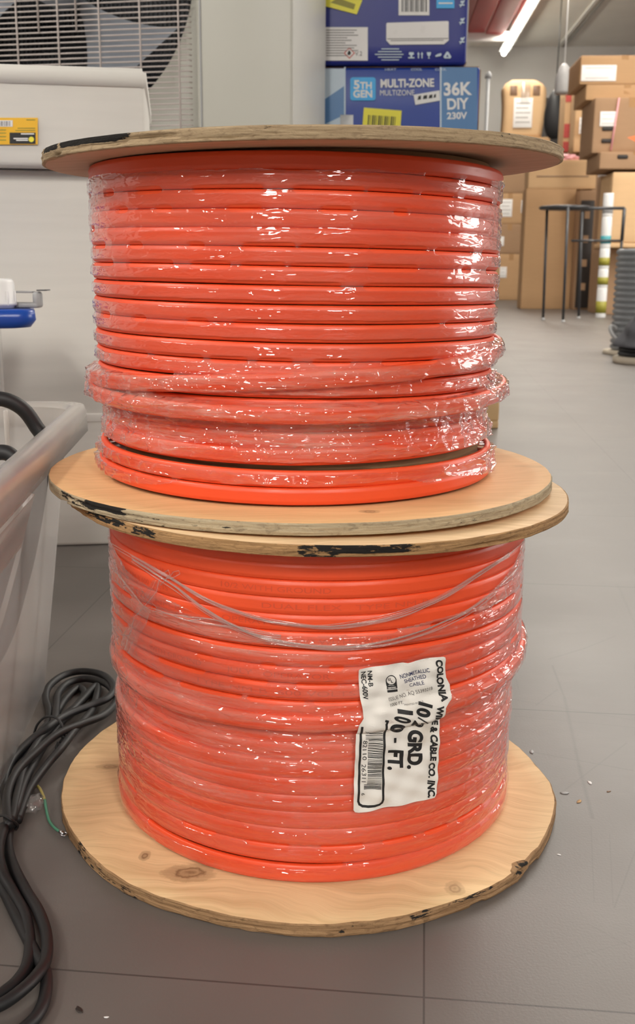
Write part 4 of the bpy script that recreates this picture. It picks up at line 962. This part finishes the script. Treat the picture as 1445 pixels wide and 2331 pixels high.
for k in range(3):
    a0 = math.radians(-52+120*k); V = []; nn = 12
    for i in range(nn+1):
        r_ = .055+(.295-.055)*i/nn
        for s_, w_ in ((-1, .22+.45*(i/nn)), (1, .22+.30*(i/nn))):
            a = a0+s_*w_; V.append((r_*math.cos(a), r_*math.sin(a), s_*.028))
    m.add(V, [(2*i, 2*i+1, 2*i+3, 2*i+2) for i in range(nn)], 0, True)
Mf = Matrix.Translation((ocx, yb+.06, ocz)) @ Matrix.Rotation(math.pi/2, 4, 'X')
m.v = [tuple(Mf @ Vector(v)) for v in m.v]; m.build('fan', M['fan'], cu)
m = MB(); yg = -CD/2-.004
zb_, zt_ = .53, CH-.05
for k in range(int((zt_-zb_)/.0106)):
    z_ = zb_+k*.0106; m.tube([(gx0, yg, z_), (gx1-.006, yg, z_), (gx1, yg+.008, z_)], .0016, 5)
for pxv in (-150, -103, -56, -9, 38, 132, 226, 319, 407):
    xx = cl(pxv).x; m.tube([(xx, yg-.003, zb_), (xx, yg-.003, zt_)], .0021, 6)
z75 = cl(88, 75).z
for pxv in (-5+5*0, 88, 174):
    if pxv > 0: xx = cl(pxv).x; m.tube([(xx, yg-.003, z75), (xx, yg-.003, zt_)], .0021, 6)
m.build('grille', M['wire'], cu)
# white wrapped block in front of the blue boxes
m = MB(); q = at(770, 257, 2.50)
bm = bmesh.new(); bmesh.ops.create_cube(bm, size=1); 
for v in bm.verts: v.co = Vector((v.co.x*.10, v.co.y*.07, (v.co.z+.5)*q.z))
bmesh.ops.bevel(bm, geom=bm.edges[:], offset=.035, segments=5, affect='EDGES'); m.bm(bm, Matrix.Identity(4), 0, True)
fo_ = m.build('foam_block', M['white']); fo_.location = (at(782, 257, 2.5).x+.008, 2.53, 0); tag(fo_, 'white rounded foam block standing in front of the blue cartons', 'foam block')
fo_.rotation_euler = (0, 0, RY)
# ------------------------------------------------------------------ blue cartons on a pallet
YB = 2.64
pallet = empty('pallet', room(.05, 2.95, 0)+Vector((0, 0, 0)), 'wooden pallet under the blue cartons, one end showing beside the upper reel', 'pallet', rz=RY)
pc = flr(1135, 975); 
pallet.location = Vector((pc.x, pc.y, 0))+RM @ Vector((-.262, .40, 0))
for yy_ in (-.37, 0, .37):
    m = MB(); 
    for xx_ in (-.21, 0, .21): m.bbox((xx_, yy_, .049), (.10, .07, .058), .003)
    m.bbox((0, yy_, .01), (.52, .07, .019), .002); m.build('skid', M['crate'], pallet)
for k in range(7):
    m = MB(); m.bbox((0, -.36+k*.12, .087), (.52, .09, .017), .002); m.build('deck_board', M['crate'], pallet)
zp = .096
def bluebox(label, xl, xr, ybase, ytop, Y, D, mats):
    """front face from pixel columns xl..xr at distance Y"""
    a = at(xl, 220, Y).x; b = at(xr, 220, Y).x; w_ = (b-a)/math.cos(RY)
    return w_
a_, b_ = at(560, 220, YB).x, at(1090, 220, YB).x
zt = at(900, 151, YB).z
c_low = Vector((b_, YB, zp))+RM @ Vector((-.23, .19, 0))
low = carton('blue_carton', 'big blue carton with white lettering for a multi-zone unit, lower of the two blue ones', 'carton', c_low, (.46, .38, zt-zp), RY, 'blue2', 'blue cartons on the pallet', seam=False, bulge=.001)
m = MB(); m.box((.46/2+.0012, 0, (zt-zp)/2), (.002, .37, zt-zp-.01)); m.box((0, 0, zt-zp+.001), (.455, .37, .002)); m.build('plain_board', M['tan2'], low)
FB = plane(c_low+RM @ Vector((0, -.1925, 0)), RM @ Vector((0, -1, 0)))
def fb(px, py, off=0): return FB(px, py, off)
m = MB()
rect(m, 1004, 153, 1086, 866, FB, .0005, 3); rect(m, 1001, 153, 1004.5, 866, FB, .0008, 4)      # light panel at the right
rect(m, 716, 156, 783, 866, FB, .0005, 4); poly(m, [(716, 246), (730, 232), (783, 196), (783, 262), (716, 294)], FB, .0008, 3); rect(m, 716, 290, 783, 866, FB, .0008, 3); rect(m, 783, 153, 786.5, 866, FB, .001, 4)
V = []
for cx_, cy_, a0 in ((849, 182, -90), (849, 223, 0), (803, 223, 90), (803, 182, 180)):
    V += [(cx_+6*math.cos(math.radians(a0+t_)), cy_+6*math.sin(math.radians(a0+t_))) for t_ in (0, 30, 60, 90)]
poly(m, V, FB, .0007, 2)
def bw_(t, p0, p1, h, mi=0, bold=.03, off=.0012): write(m, t, p0, p1, h, FB, off, mi, bold)
bw_('5', (805, 202), (818, 202), 19); bw_('TH', (819, 202), (846, 202), 15); bw_('GEN', (804, 221.5), (847, 221.5), 16)
bw_('MULTI-ZONE', (866, 199), (988, 197), 18, 0, .035); bw_('MULTIZONE', (865, 217.5), (943, 217), 12.5, 0, .0)
bw_('36K', (1010, 217), (1074, 215), 28, 0, .03); bw_('DIY', (1018, 249), (1067, 247), 24, 0, .03); bw_('230V', (1017, 271), (1063, 270), 14.5, 0, .03)
for x0_ in (876, 935, 990): bw_('HEAT' if x0_ == 876 else 'COOL', (x0_, 161), (x0_+26, 160.5), 5, 4, .01)
poly(m, [(941, 216), (1000, 206), (1001, 229), (945, 239)], FB, .0014, 0)
for k, (xa, xb) in enumerate(((950, 958), (962, 972), (975, 984), (986, 992))): poly(m, [(xa, 228-k*1.6), (xb, 226.5-k*1.6), (xb, 217.5-k*1.2), (xa+2, 219-k*1.2)], FB, .0016, 5)
poly(m, [(828, 245), (914, 252), (908, 330), (822, 322)], FB, .0016, 1)
for k in range(14): xk = 838+k*4.7; poly(m, [(xk, 262+k*.3), (xk+[2.6, 1.4, 3.2][k % 3], 262+k*.3), (xk+[2.6, 1.4, 3.2][k % 3]-3, 300), (xk-3, 300)], FB, .0019, 5)
reloc(m.build('printing', [M['white'], M['yellow'], M['cyan'], M['sky'], M['pale'], M['ink']], low), low)['label'] = 'white lettering, light blue panels and stickers'
# upper blue carton
b2 = at(1062, 60, YB).x; z0u = zt+.004; hu = .345
c_up = Vector((b2, YB-.012, z0u))+RM @ Vector((-.22, .18, 0))
upb = carton('blue_carton', 'dark blue carton picturing a wall air conditioner, upper of the two blue ones', 'carton', c_up, (.44, .36, hu), RY, 'blue', 'blue cartons on the pallet', seam=False, bulge=.001)
m = MB(); m.box((.44/2+.0012, 0, hu/2), (.002, .35, hu-.01)); m.build('plain_board', M['white_card'], upb)
FU = plane(c_up+RM @ Vector((0, -.1825, 0)), RM @ Vector((0, -1, 0))); FB_ = FB
m = MB()
rect(m, 722, 62, 837, 138, FU, .0005, 0)
for k in range(11): rect(m, 742, 68+k*5.8, [812, 806, 815, 790, 800, 786][k % 6], 69.6+k*5.8, FU, .001, 6)
poly(m, [(795, 108), (808, 121), (795, 134), (782, 121)], FU, .001, 2); poly(m, [(795, 111), (805, 121), (795, 131), (785, 121)], FU, .0013, 0); poly(m, [(795, 114), (799, 121), (796, 126), (791, 125), (791, 120)], FU, .0016, 5)
write(m, 'V.2', (808, 127), (824, 127), 10, FU, .001, 6)
poly(m, [(881, 52), (1019, 48), (1021, 50), (1021, 92), (1010, 101), (888, 102), (879, 92), (879, 55)], FU, .0008, 0)
poly(m, [(881, 88), (1020, 87), (1020, 88.5), (881, 89.5)], FU, .0012, 6); poly(m, [(888, 92), (1010, 91), (1008, 92.5), (890, 93.5)], FU, .0012, 6)
rect(m, 907, -40, 977, 35, FU, .0006, 0)
for k in range(15): xk = 914+k*3.9; rect(m, xk, -34, xk+[2.1, 1.2, 2.6][k % 3], 27, FU, .001, 5)
rect(m, 993, -30, 1034, 19, FU, .0006, 3); rect(m, 998, 6, 1030, 9, FU, .001, 0)
poly(m, [(735, -40), (824, -40), (824, 2), (812, 33), (738, 14)], FU, .0012, 1)
poly(m, [(752, 6), (805, 22), (809, 10), (770, -4)], FU, .0015, 7)
for k in range(5): rect(m, [868, 860, 853, 860, 868][k], 110.5+k*6.2, [908, 914, 918, 914, 908][k], 112.6+k*6.2, FU, .0008, 4)
for k, x_ in enumerate((936, 956, 976, 998)):
    if k == 0: poly(m, [(x_-7, 133), (x_+7, 133), (x_+7, 130), (x_+2, 130), (x_+2, 126), (x_+6, 124), (x_+5, 119), (x_-5, 119), (x_-6, 124), (x_-2, 126), (x_-2, 130), (x_-7, 130)], FU, .0008, 4)
    if k == 1:
        for d_ in (-5, 3): poly(m, [(x_+d_, 133), (x_+d_+2.5, 133), (x_+d_+2.5, 124), (x_+d_+4, 124), (x_+d_+1.2, 118), (x_+d_-1.6, 124), (x_+d_, 124)], FU, .0008, 4)
    if k == 2: poly(m, [(x_-5, 119), (x_+5, 119), (x_+3.5, 126), (x_+1, 128), (x_+1, 132), (x_+3, 133.5), (x_-3, 133.5), (x_-1, 132), (x_-1, 128), (x_-3.5, 126)], FU, .0008, 4)
    if k == 3: poly(m, [(x_-8, 127), (x_-2, 123), (x_+6, 121), (x_+7, 125), (x_+4, 128), (x_-6, 130)], FU, .0008, 4)
poly(m, [(1011, 133), (1025, 133), (1027, 129), (1020, 118), (1016, 118), (1009, 129)], FU, .0008, 4); poly(m, [(1015, 130), (1021, 130), (1018, 124)], FU, .0012, 8)
for y_ in (8, 48, 92):
    for a_s in ((1048, y_-6, 1056, y_-1), (1045, y_+2, 1057, y_+5)): rect(m, *a_s, FU, .0008, 4)
    poly(m, [(1046, y_+8), (1056, y_-8), (1058, y_-7), (1048, y_+9)], FU, .0009, 4)
reloc(m.build('printing', [M['white_paper'], M['yellow'], M['red_ink'], M['cyan'], M['pale'], M['ink'], M['grey_ink'], M['olive'], M['blue']], upb), upb)['label'] = 'picture of a white wall unit, bar code, symbols and stickers'
# red canopy panels under the ceiling, upper right
def rp(xr, yr, z): return room(xr, yr, z)
cp = empty('red_canopy', room(.70, 11.3, 3.36), 'long red slatted canopy hanging under the ceiling beside the tube lights', 'canopy', rz=RY)
for k in range(7):
    m = MB(); m.bbox((-.78+k*.25, 0, .02+.02*(k % 2)), (.24, 6.6, .05), .01); m.build('slat', M['red' if k % 3 != 1 else 'red2'], cp)
m = MB(); m.bbox((0, 3.2, -.03), (1.8, .10, .12), .01); m.build('end_beam', M['white'], cp)
post = empty('thin_pipe', (0, 0, 0), 'slim grey pipe rising behind the blue cartons', 'pipe'); 
q = at(1106, 290, 5.2); post.location = (q.x, 5.2, 0)
m = MB(); m.tube([(0, 0, 0), (0, 0, at(1106, 163, 5.2).z)], .009, 12); m.build('pipe', M['grey'], post); 
m = MB(); m.lathe([(.016, 0), (.016, .02), (.010, .024)], c=(0, 0, at(1106, 163, 5.2).z-.03), n=16); m.build('cap', M['grey'], post)
# ------------------------------------------------------------------ far goods on the right
def px_carton(name, label, cat, x0, x1, y0, y1, Y, D, mat, group=None, z0=None, front_shift=0., **k):
    """front face between pixel columns x0..x1, rows y0 (top)..y1 (bottom) at distance Y; z0 overrides the base height"""
    xm = (x0+x1)/2; ym = (y0+y1)/2
    a = at(x0, ym, Y).x; b = at(x1, ym, Y).x; zt_ = at(xm, y0, Y).z; zb_ = at(xm, y1, Y).z if z0 is None else z0
    w_ = (b-a); c = Vector(((a+b)/2, Y, zb_))+RM @ Vector((0, D/2, 0))
    r = carton(name, label, cat, c, (w_, D, zt_-zb_), RY, mat, group, **k)
    r['_h'] = zt_-zb_; r['_w'] = w_; r['_D'] = D
    return r
def top_of(r): return r.location.z+r['_h']+.0015
# wall stack seen between the upper reel and the tall carton
G = 'brown cartons stacked by the far wall'
s0 = px_carton('brown_carton', 'bottom carton of the far stack between the reel and the tall carton', 'carton', 1128, 1196, 578, 664, 14.0, .5, 'tan', G, z0=0)
s1 = px_carton('brown_carton', 'middle carton with a white sticker in the far stack left of the tall carton', 'carton', 1124, 1194, 510, 578, 14.0, .5, 'tan2', G, z0=top_of(s0))
s2 = px_carton('brown_carton', 'carton with a white label at its corner, third up in the far stack', 'carton', 1122, 1198, 440, 510, 14.0, .5, 'tan', G, z0=top_of(s1))
s3 = px_carton('brown_carton', 'carton just under the disc edge, top of the far stack', 'carton', 1120, 1206, 372, 440, 14.0, .5, 'tan2', G, z0=top_of(s2))
s4 = px_carton('brown_carton', 'carton hidden behind the top disc, carrying the tall tan package', 'carton', 1136, 1250, 312, 372, 14.0, .5, 'tan', G, z0=top_of(s3))
sticker(s0, -.10, .36, .09, .14, y=-.257, lines=3); sticker(s2, -.05, .20, .16, .22, y=-.257, lines=4); sticker(s2, .17, .22, .05, .16, y=-.257, lines=2); sticker(s1, -.12, .16, .10, .12, y=-.257, lines=3)
# tall tan package with rounded shoulders
zb = top_of(s4); x0_, x1_ = at(1142, 250, 14).x, at(1244, 250, 14).x; ht = at(1190, 178, 14).z-zb
pk = empty('wrapped_package', ((x0_+x1_)/2, 14.2, zb), 'tall tan package with rounded top standing high by the far wall', 'package', rz=RY)
m = MB(); n = 14; prof = []
Wp = x1_-x0_
lv = []
for i in range(n+1):
    t_ = i/n; z_ = ht*t_; k = 1.0-.10*(1-t_)-.0*t_; e_ = 1 if t_ < .8 else math.sqrt(max(1-((t_-.8)/.2)**2*.72, .05)); lv.append((Wp*k*e_, .34*k*e_, .08*e_, z_, .025*math.sin(t_*3), 0))
loft(m, lv, top=True); m.build('body', M['tan3'], pk)
sticker(pk, .0, ht*.42, .24, .36, y=-.172, lines=5); 
for xh in (-.13, .16):
    m = MB(); m.bbox((xh, -.165, ht*.80), (.09, .012, .12), .004); m.build('hand_hole', M['dark_tape'], pk)
m = MB(); m.bbox((.02, -.172, ht*.75), (.12, .006, ht*.38), .002); m.build('tape', M['clear'], pk)
# black bag and silver lamps hanging beyond
p = at(1262, 260, 13.2); bag = MB(); bm = bmesh.new(); bmesh.ops.create_uvsphere(bm, u_segments=24, v_segments=16, radius=1)
for v in bm.verts: v.co = Vector((v.co.x*.125*(1-.2*v.co.z), v.co.y*.10, v.co.z*.29))
bag.bm(bm, Matrix.Identity(4), 0, True)
dk = empty('gap_shade_block', Vector((at(1264, 260, 15.4).x, 15.6, 0)), 'added dark block standing in for shade in the gap between the far stacks', 'cabinet', rz=RY)  # made-up dark block that gives the gap its shade
m = MB(); hd = at(1264, 222, 15.4).z; m.bbox((0, 0, hd/2), (.42, .4, hd), .01); m.build('block_body', M['dark_box'], dk)
m = MB(); m.bbox((0, -.205, hd/2), (.38, .015, hd*.94), .004); m.build('block_face', M['dark_box'], dk)
hb = empty('hanging_bag', p, 'black bag hanging in the dark gap between the far stacks', 'bag'); bag.build('pouch', M['black'], hb)
m = MB(); ztop_ = CZ-p.z; m.tube([(0, 0, .24), (.01, .0, ztop_)], .006, 8); m.build('cord', M['black'], hb)
p = at(1283, 177, 10.9); sl = empty('hanging_lamp', p, 'silver reflector lamp hanging beside the top brown cartons', 'lamp')
m = MB(); m.lathe([(.083, -.15), (.085, -.13), (.078, .02), (.045, .10), (.02, .13), (0, .135)], n=32); m.lathe([(.081, -.148), (.074, .01), (.03, .09), (0, .10)], n=32); m.build('reflector', M['lamp_grey'], sl)
m = MB(); m.tube([(0, 0, .13), (0, 0, CZ-p.z)], .006, 8); m.build('cord', M['white'], sl)
# upper right stack of brown cartons
G2_ = 'brown cartons in the big stack on the right'
YR = 9.6
r0 = px_carton('brown_carton', 'floor carton at the bottom of the big right stack, behind the black table', 'carton', 1372, 1520, 566, 722, 9.6, .6, 'tan2', G2_, z0=0)
r1 = px_carton('brown_carton', 'large light brown carton behind the table frame at the right picture edge', 'carton', 1391, 1530, 392, 553, 9.35, .5, 'tan3', G2_, z0=top_of(r0)+.045, seam=False)
bd_ = MB(); bd_.bbox((0, 0, .02), (1.02*r1['_w'], .52, .04), .006); bo_ = bd_.build('wooden_board', M['tan3']); bo_.location = (r1.location.x-.02, r1.location.y, top_of(r0)+.001); bo_.rotation_euler = (0, 0, RY); tag(bo_, 'pale board lying under the large light brown carton at the right edge', 'board')
r1b = px_carton('brown_carton', 'narrow dull carton behind the tins, beside the large light brown carton', 'carton', 1363, 1388, 400, 566, 10.0, .18, 'tan2', G2_, z0=top_of(r0), seam=False)
r2 = px_carton('brown_carton', 'low carton on top of the large light brown carton', 'carton', 1366, 1530, 346, 388, 9.35, .6, 'tan2', G2_, z0=max(top_of(r1), top_of(r1b)))
r3 = px_carton('brown_carton', 'carton strapped in the middle of the right stack with two hand holes', 'carton', 1352, 1520, 222, 344, 9.45, .6, 'tan2', G2_, z0=top_of(r2))
r4 = px_carton('brown_carton', 'carton just under the topmost one of the right stack', 'carton', 1335, 1520, 192, 222, 9.6, .6, 'tan', G2_, z0=top_of(r3))
r5 = px_carton('brown_carton', 'topmost brown carton near the ceiling, with a white sticker', 'carton', 1322, 1520, 126, 192, 9.6, .6, 'tan', G2_, z0=top_of(r4))
l0 = px_carton('brown_carton', 'lower narrow carton against the left side of the right stack', 'carton', 1310, 1352, 346, 722, 11.3, .3, 'tan2', G2_, z0=0)
l1 = px_carton('brown_carton', 'upper narrow carton against the left side of the right stack', 'carton', 1309, 1338, 192, 346, 11.3, .3, 'tan3', G2_, z0=top_of(l0))
sticker(r5, -.22, .09, .30, .13, y=-.307, lines=2); sticker(r3, -.20, .28, .14, .12, y=-.309, lines=3); sticker(l1, .0, .25, .06, .16, y=-.207, lines=3)
for r_, (xx_, zz_) in ((r3, (-.20, .20)), (r3, (-.20, .10)), (r2, (-.12, .10))):
    m = MB(); m.bbox((xx_, -.305, zz_), (.09, .012, .035), .01); m.build('hand_hole', M['dark_box'], r_)
m = MB(); m.tube([(-.12+.0, -.312, r3['_h']*.99), (-.16, -.314, 0.02)], .008, 6); m.build('strap', M['pink'], r3)
rb = px_carton('red_striped_carton', 'tall narrow carton with red stripes at the left edge of the right stack', 'carton', 1284, 1306, 200, 346, 11.7, .35, 'tan3', None, z0=None)
q0 = px_carton('brown_carton', 'plain carton under the red striped one, behind the tall carton', 'carton', 1278, 1306, 346, 718, 11.7, .35, 'tan2', G2_, z0=0); rb.location.z = top_of(q0)
w_ = rb['_w']
for k, (a, b) in enumerate(((.0, .16), (.22, .44), (.78, .98))):
    m = MB(); m.box((-w_*.1, -.179, rb['_h']*(a+b)/2), (w_*.75, .004, rb['_h']*(b-a))); m.build('red_stripe', M['rust'], rb)
# tall carton in front of them, and the black boxed panel beside it
G3 = None
tall = px_carton('tall_carton', 'tall open-topped brown carton standing behind the black table', 'carton', 1192, 1303, 430, 703, 10.86, .3, 'tan', None, z0=0, seam=False)
cap_ = px_carton('brown_carton', 'wide light carton lying on top of the tall carton behind the table', 'carton', 1204, 1356, 364, 430, 10.86, .3, 'tan3', None, z0=top_of(tall), seam=False); 
m = MB(); m.bbox((0, -.154, .12), (.52, .004, .01), .001); m.build('fold', M['dark_tape'], cap_)
t2 = px_carton('tall_carton', 'narrow brown carton right of the tall carton, holding a black printed panel', 'carton', 1312, 1362, 434, 706, 10.66, .18, 'tan2', None, z0=0, seam=False)
m = MB(); m.bbox((-.03, -.108, t2['_h']*.47), (.13, .012, t2['_h']*.9), .004, 0)
for k in range(4): m.box((-.03, -.1145, t2['_h']*(.2+.2*k)), (.05, .002, .07), 1)
m.build('black_panel', [M['dark_box'], M['tan2']], t2)
sticker(t2, .19, .2, .05, .1, y=-.107, ink=False, mat='tan3')
# pink bag and orange tag on the carton
p = at(1300, 355, 10.38); m = MB(); bm = bmesh.new(); bmesh.ops.create_icosphere(bm, subdivisions=4, radius=1)
for v in bm.verts:
    k = 1+.18*math.sin(v.co.x*9)*math.cos(v.co.y*7+v.co.z*5); v.co = Vector((v.co.x*.15*k, v.co.y*.10*k, max(v.co.z, -.2)*.055*k))
m.bm(bm, Matrix.Identity(4), 0, True); pb = m.build('plastic_bag', M['pink']); pb.location = (p.x+.08, 11.0, top_of(cap_)+.012); tag(pb, 'crumpled pink plastic bag on the wide carton behind the table', 'bag')
p = at(1352, 358, 10.3); m = MB(); m.add([(-.05, 0, .0), (.04, 0, -.10), (.05, 0, .03), (-.05, .004, .0), (.04, .004, -.10), (.05, .004, .03)], [(0, 1, 2), (5, 4, 3), (0, 2, 5, 3), (2, 1, 4, 5), (1, 0, 3, 4)])
og = m.build('orange_tag', M['flame']); og.location = (at(1352, 358, 10.82).x, 10.82, at(1352, 358, 10.82).z+.02); tag(og, 'small orange paper tag at the corner of the wide carton', 'tag')
p = at(1440, 316, 9.28); m = MB(); m.add([(-.05, 0, .01), (.06, 0, -.04), (.06, 0, .035), (-.05, .004, .01), (.06, .004, -.04), (.06, .004, .035)], [(0, 1, 2), (5, 4, 3), (0, 2, 5, 3), (2, 1, 4, 5), (1, 0, 3, 4)])
og = m.build('orange_tag', M['flame']); og.location = (p.x, 9.275, p.z); tag(og, 'orange tag on the strapped carton at the right picture edge', 'tag')
# ------------------------------------------------------------------ small black metal table
YT = 8.17; f0 = flr(1281, 733)
tb = empty('metal_table', (f0.x, f0.y+.12, 0), 'small black metal table with thin legs, in front of the tall carton', 'table')
def T(px, py, Y): q = at(px, py, Y); return q-tb.location
ztab = at(1290, 472, 8.17).z
m = MB(); tc_ = T(1283, 470, 8.45); m.lathe([(0, 0), (.19, 0), (.20, .006), (.20, .020), (.19, .026), (0, .026)], c=(tc_.x-.0, .12, ztab-.004), n=48); m.build('tabletop', M['black_metal'], tb)
for (a, b, Yl) in (((1245, 478), (1237, 704), 8.5), ((1420, 480), (1401, 735), 8.3), ((1292, 478), (1281, 733), 8.17), ((1325, 480), (1318, 700), 8.8)):
    A = at(a[0], a[1], Yl); B = at(b[0], b[1], Yl); m = MB(); zf_ = 0.012
    top_ = Vector((A.x, Yl, ztab))-tb.location; bot_ = Vector((B.x+.0, Yl, zf_))-tb.location; m.tube([top_, bot_], .011, 8); lg_ = m.build('leg', M['black_metal'], tb)
    m = MB(); m.lathe([(.016, 0), (.018, .006), (.012, .016)], c=(bot_.x, bot_.y, 0), n=14); m.build('foot', M['grey'], lg_)
m = MB(); q1, q2, q3, q4 = T(1250, 474, 8.3), T(1421, 474, 8.3), T(1415, 548, 8.3), T(1300, 548, 8.3)
m.tube([q1, q2], .012, 8); m.tube([q2, q3], .014, 8); m.tube([q3, q4], .009, 8); m.build('side_frame', M['black_metal'], tb)
# tins on the floor between table and stack
for i, (y0, y1, mt, band, lab_) in enumerate(((655, 703, 'white', 'olive', 'white tin with a yellow-green band, bottom of the column of tins'), (612, 655, 'white', 'olive', 'white tin with a yellow-green band, second from the floor in the column'), (566, 612, 'white', 'olive', 'white-lidded tin with a yellow band just below the table shelf'), (494, 548, 'white', 'teal', 'white tin with a teal band, standing behind the table frame'), (440, 472, 'white', 'grey', 'topmost white tin of the column beside the open brown carton'))):
    Yt = 9.0; a, b = at(1363, 600, Yt).x, at(1386, 600, Yt).x; z0_ = at(1374, y1, Yt).z if i else 0; z1_ = at(1374, y0, Yt).z
    if i: z0_ = zprev+.002
    zprev = z1_
    t_ = empty('paint_tin', ((a+b)/2, Yt, z0_), lab_, 'tin', 'column of tins'); h_ = z1_-z0_; r_ = (b-a)/2
    m = MB(); m.lathe([(r_*.96, 0), (r_, .004), (r_, h_-.02), (r_*.97, h_-.012), (r_*.97, h_), (r_*.85, h_), (r_*.84, h_-.006), (0, h_-.006)], n=32); m.build('can', M['white'], t_)
    m = MB(); m.lathe([(r_+.001, h_*.15), (r_+.001, h_*(.55 if i < 3 else .4))], n=32); m.build('band', M[band], t_)
# grey conduit reel and a spool of black cable at the right picture edge
rc_ = .118
kr = empty('conduit_reel', (at(1371, 800, 5.05).x+.155, 5.05, 0), 'tall coil of grey ribbed conduit on a pale wooden disc at the right picture edge', 'conduit reel')
zt_ = at(1415, 566, 4.95).z
prof = [(rc_*.9, .022)]; nr = 17
for k in range(nr):
    z_ = .022+(zt_-.022)*(k+.5)/nr; hh = (zt_-.022)/nr/2
    prof += [(rc_-hh*.9, z_-hh*.98), (rc_-.002, z_-hh*.5), (rc_, z_), (rc_-.002, z_+hh*.5)]
prof += [(rc_*.9, zt_), (0, zt_)]
m = MB(); m.lathe(prof, n=64); m.build('conduit', M['ribbed'], kr)
m = MB(); m.lathe([(.145, 0), (.150, .003), (.150, .017), (.145, .020), (0, .020)], n=64); m.build('bottom_disc', M['sole'], kr)
m = MB(); c_ = Vector((-rc_-.004, -.06, at(1402, 760, 4.95).z)); m.tube([c_+Vector((.030*math.cos(a)+.01, .02*math.sin(a), .034*math.sin(a)*.8-.02*math.cos(a))) for a in np.linspace(0, 6.283, 25)[:-1]], .009, 10, closed=True); m.build('loose_end', M['lamp_grey'], kr)
sp = empty('cable_spool', (at(1397, 826, 4.55).x+.135, 4.56, 0), 'black cable coiled low on a pale wooden disc, nearest item at the right picture edge', 'cable spool')
m = MB(); m.lathe([(.128, 0), (.134, .004), (.134, .026), (.128, .030), (0, .030)], n=64); m.build('bottom_disc', M['sole'], sp)
m = MB()
for k, (rr_, zz_) in enumerate(((.105, .041), (.103, .060))): m.tube([(rr_*math.cos(a), rr_*math.sin(a), zz_) for a in np.linspace(0, 6.283, 49)[:-1]], .0105, 10, closed=True)
m.build('coil', M['black'], sp)
dc = empty('draped_cloth', Vector((sp.location.x, 4.56, .072)), 'dark grey cloth heaped on the black cable spool at the right picture edge', 'cloth')
m = MB(); V = []; NU, NV = 40, 22
zc1 = at(1440, 695, 4.5).z-.072
for j in range(NV):
    t_ = j/(NV-1); z_ = zc1*t_; r_ = .098*(1-t_)**.75+.035
    for i in range(NU):
        a = 2*math.pi*i/NU; fold = 1+.07*math.sin(a*5+t_*4)+.03*math.sin(z_*90+a*2); V.append((r_*fold*math.cos(a)+.02*t_, r_*fold*math.sin(a), z_))
m.add(V, [(j*NU+i, j*NU+(i+1) % NU, (j+1)*NU+(i+1) % NU, (j+1)*NU+i) for j in range(NV-1) for i in range(NU)]+[tuple(range(NU))[::-1], tuple((NV-1)*NU+i for i in range(NU))], 0, True); m.build('folds', M['denim'], dc)
# small crumbs and chips of wood on the floor
for i, (x, y, s_, mt, lb_) in enumerate(((1285, 1806, .0022, 'grey', 'dark flake on the floor right of the lower reel'), (1318, 1825, .0019, 'crate', 'brown chip of wood on the floor right of the lower reel'), (1342, 1782, .0018, 'white', 'white crumb on the floor far right of the lower reel'), (1272, 1946, .0010, 'white', 'tiny white crumb beside the lower disc edge'), (1385, 1802, .0013, 'dark_tape', 'dark brown crumb at the right on the floor'), (1210, 1712, .0022, 'grey', 'grey sliver of film behind the lower disc on the right'), (180, 2300, .0020, 'dark_box', 'dark crumb on the floor at the lower left'), (242, 2316, .0009, 'white', 'white speck on the floor at the lower left'))):
    m = MB(); bm = bmesh.new(); bmesh.ops.create_icosphere(bm, subdivisions=2, radius=1)
    for v in bm.verts: v.co = Vector((v.co.x*s_*(1.6+.3*math.sin(v.co.y*4)), v.co.y*s_*.8, v.co.z*s_*.22*(1+.3*math.sin(v.co.x*5))))
    m.bm(bm, Matrix.Rotation(i*.9, 4, 'Z'), 0, True); o = m.build('floor_debris', M[mt]); o.location = flr(x, y, 0)+Vector((0, 0, s_*.2)); tag(o, lb_, 'debris', 'crumbs on the floor')
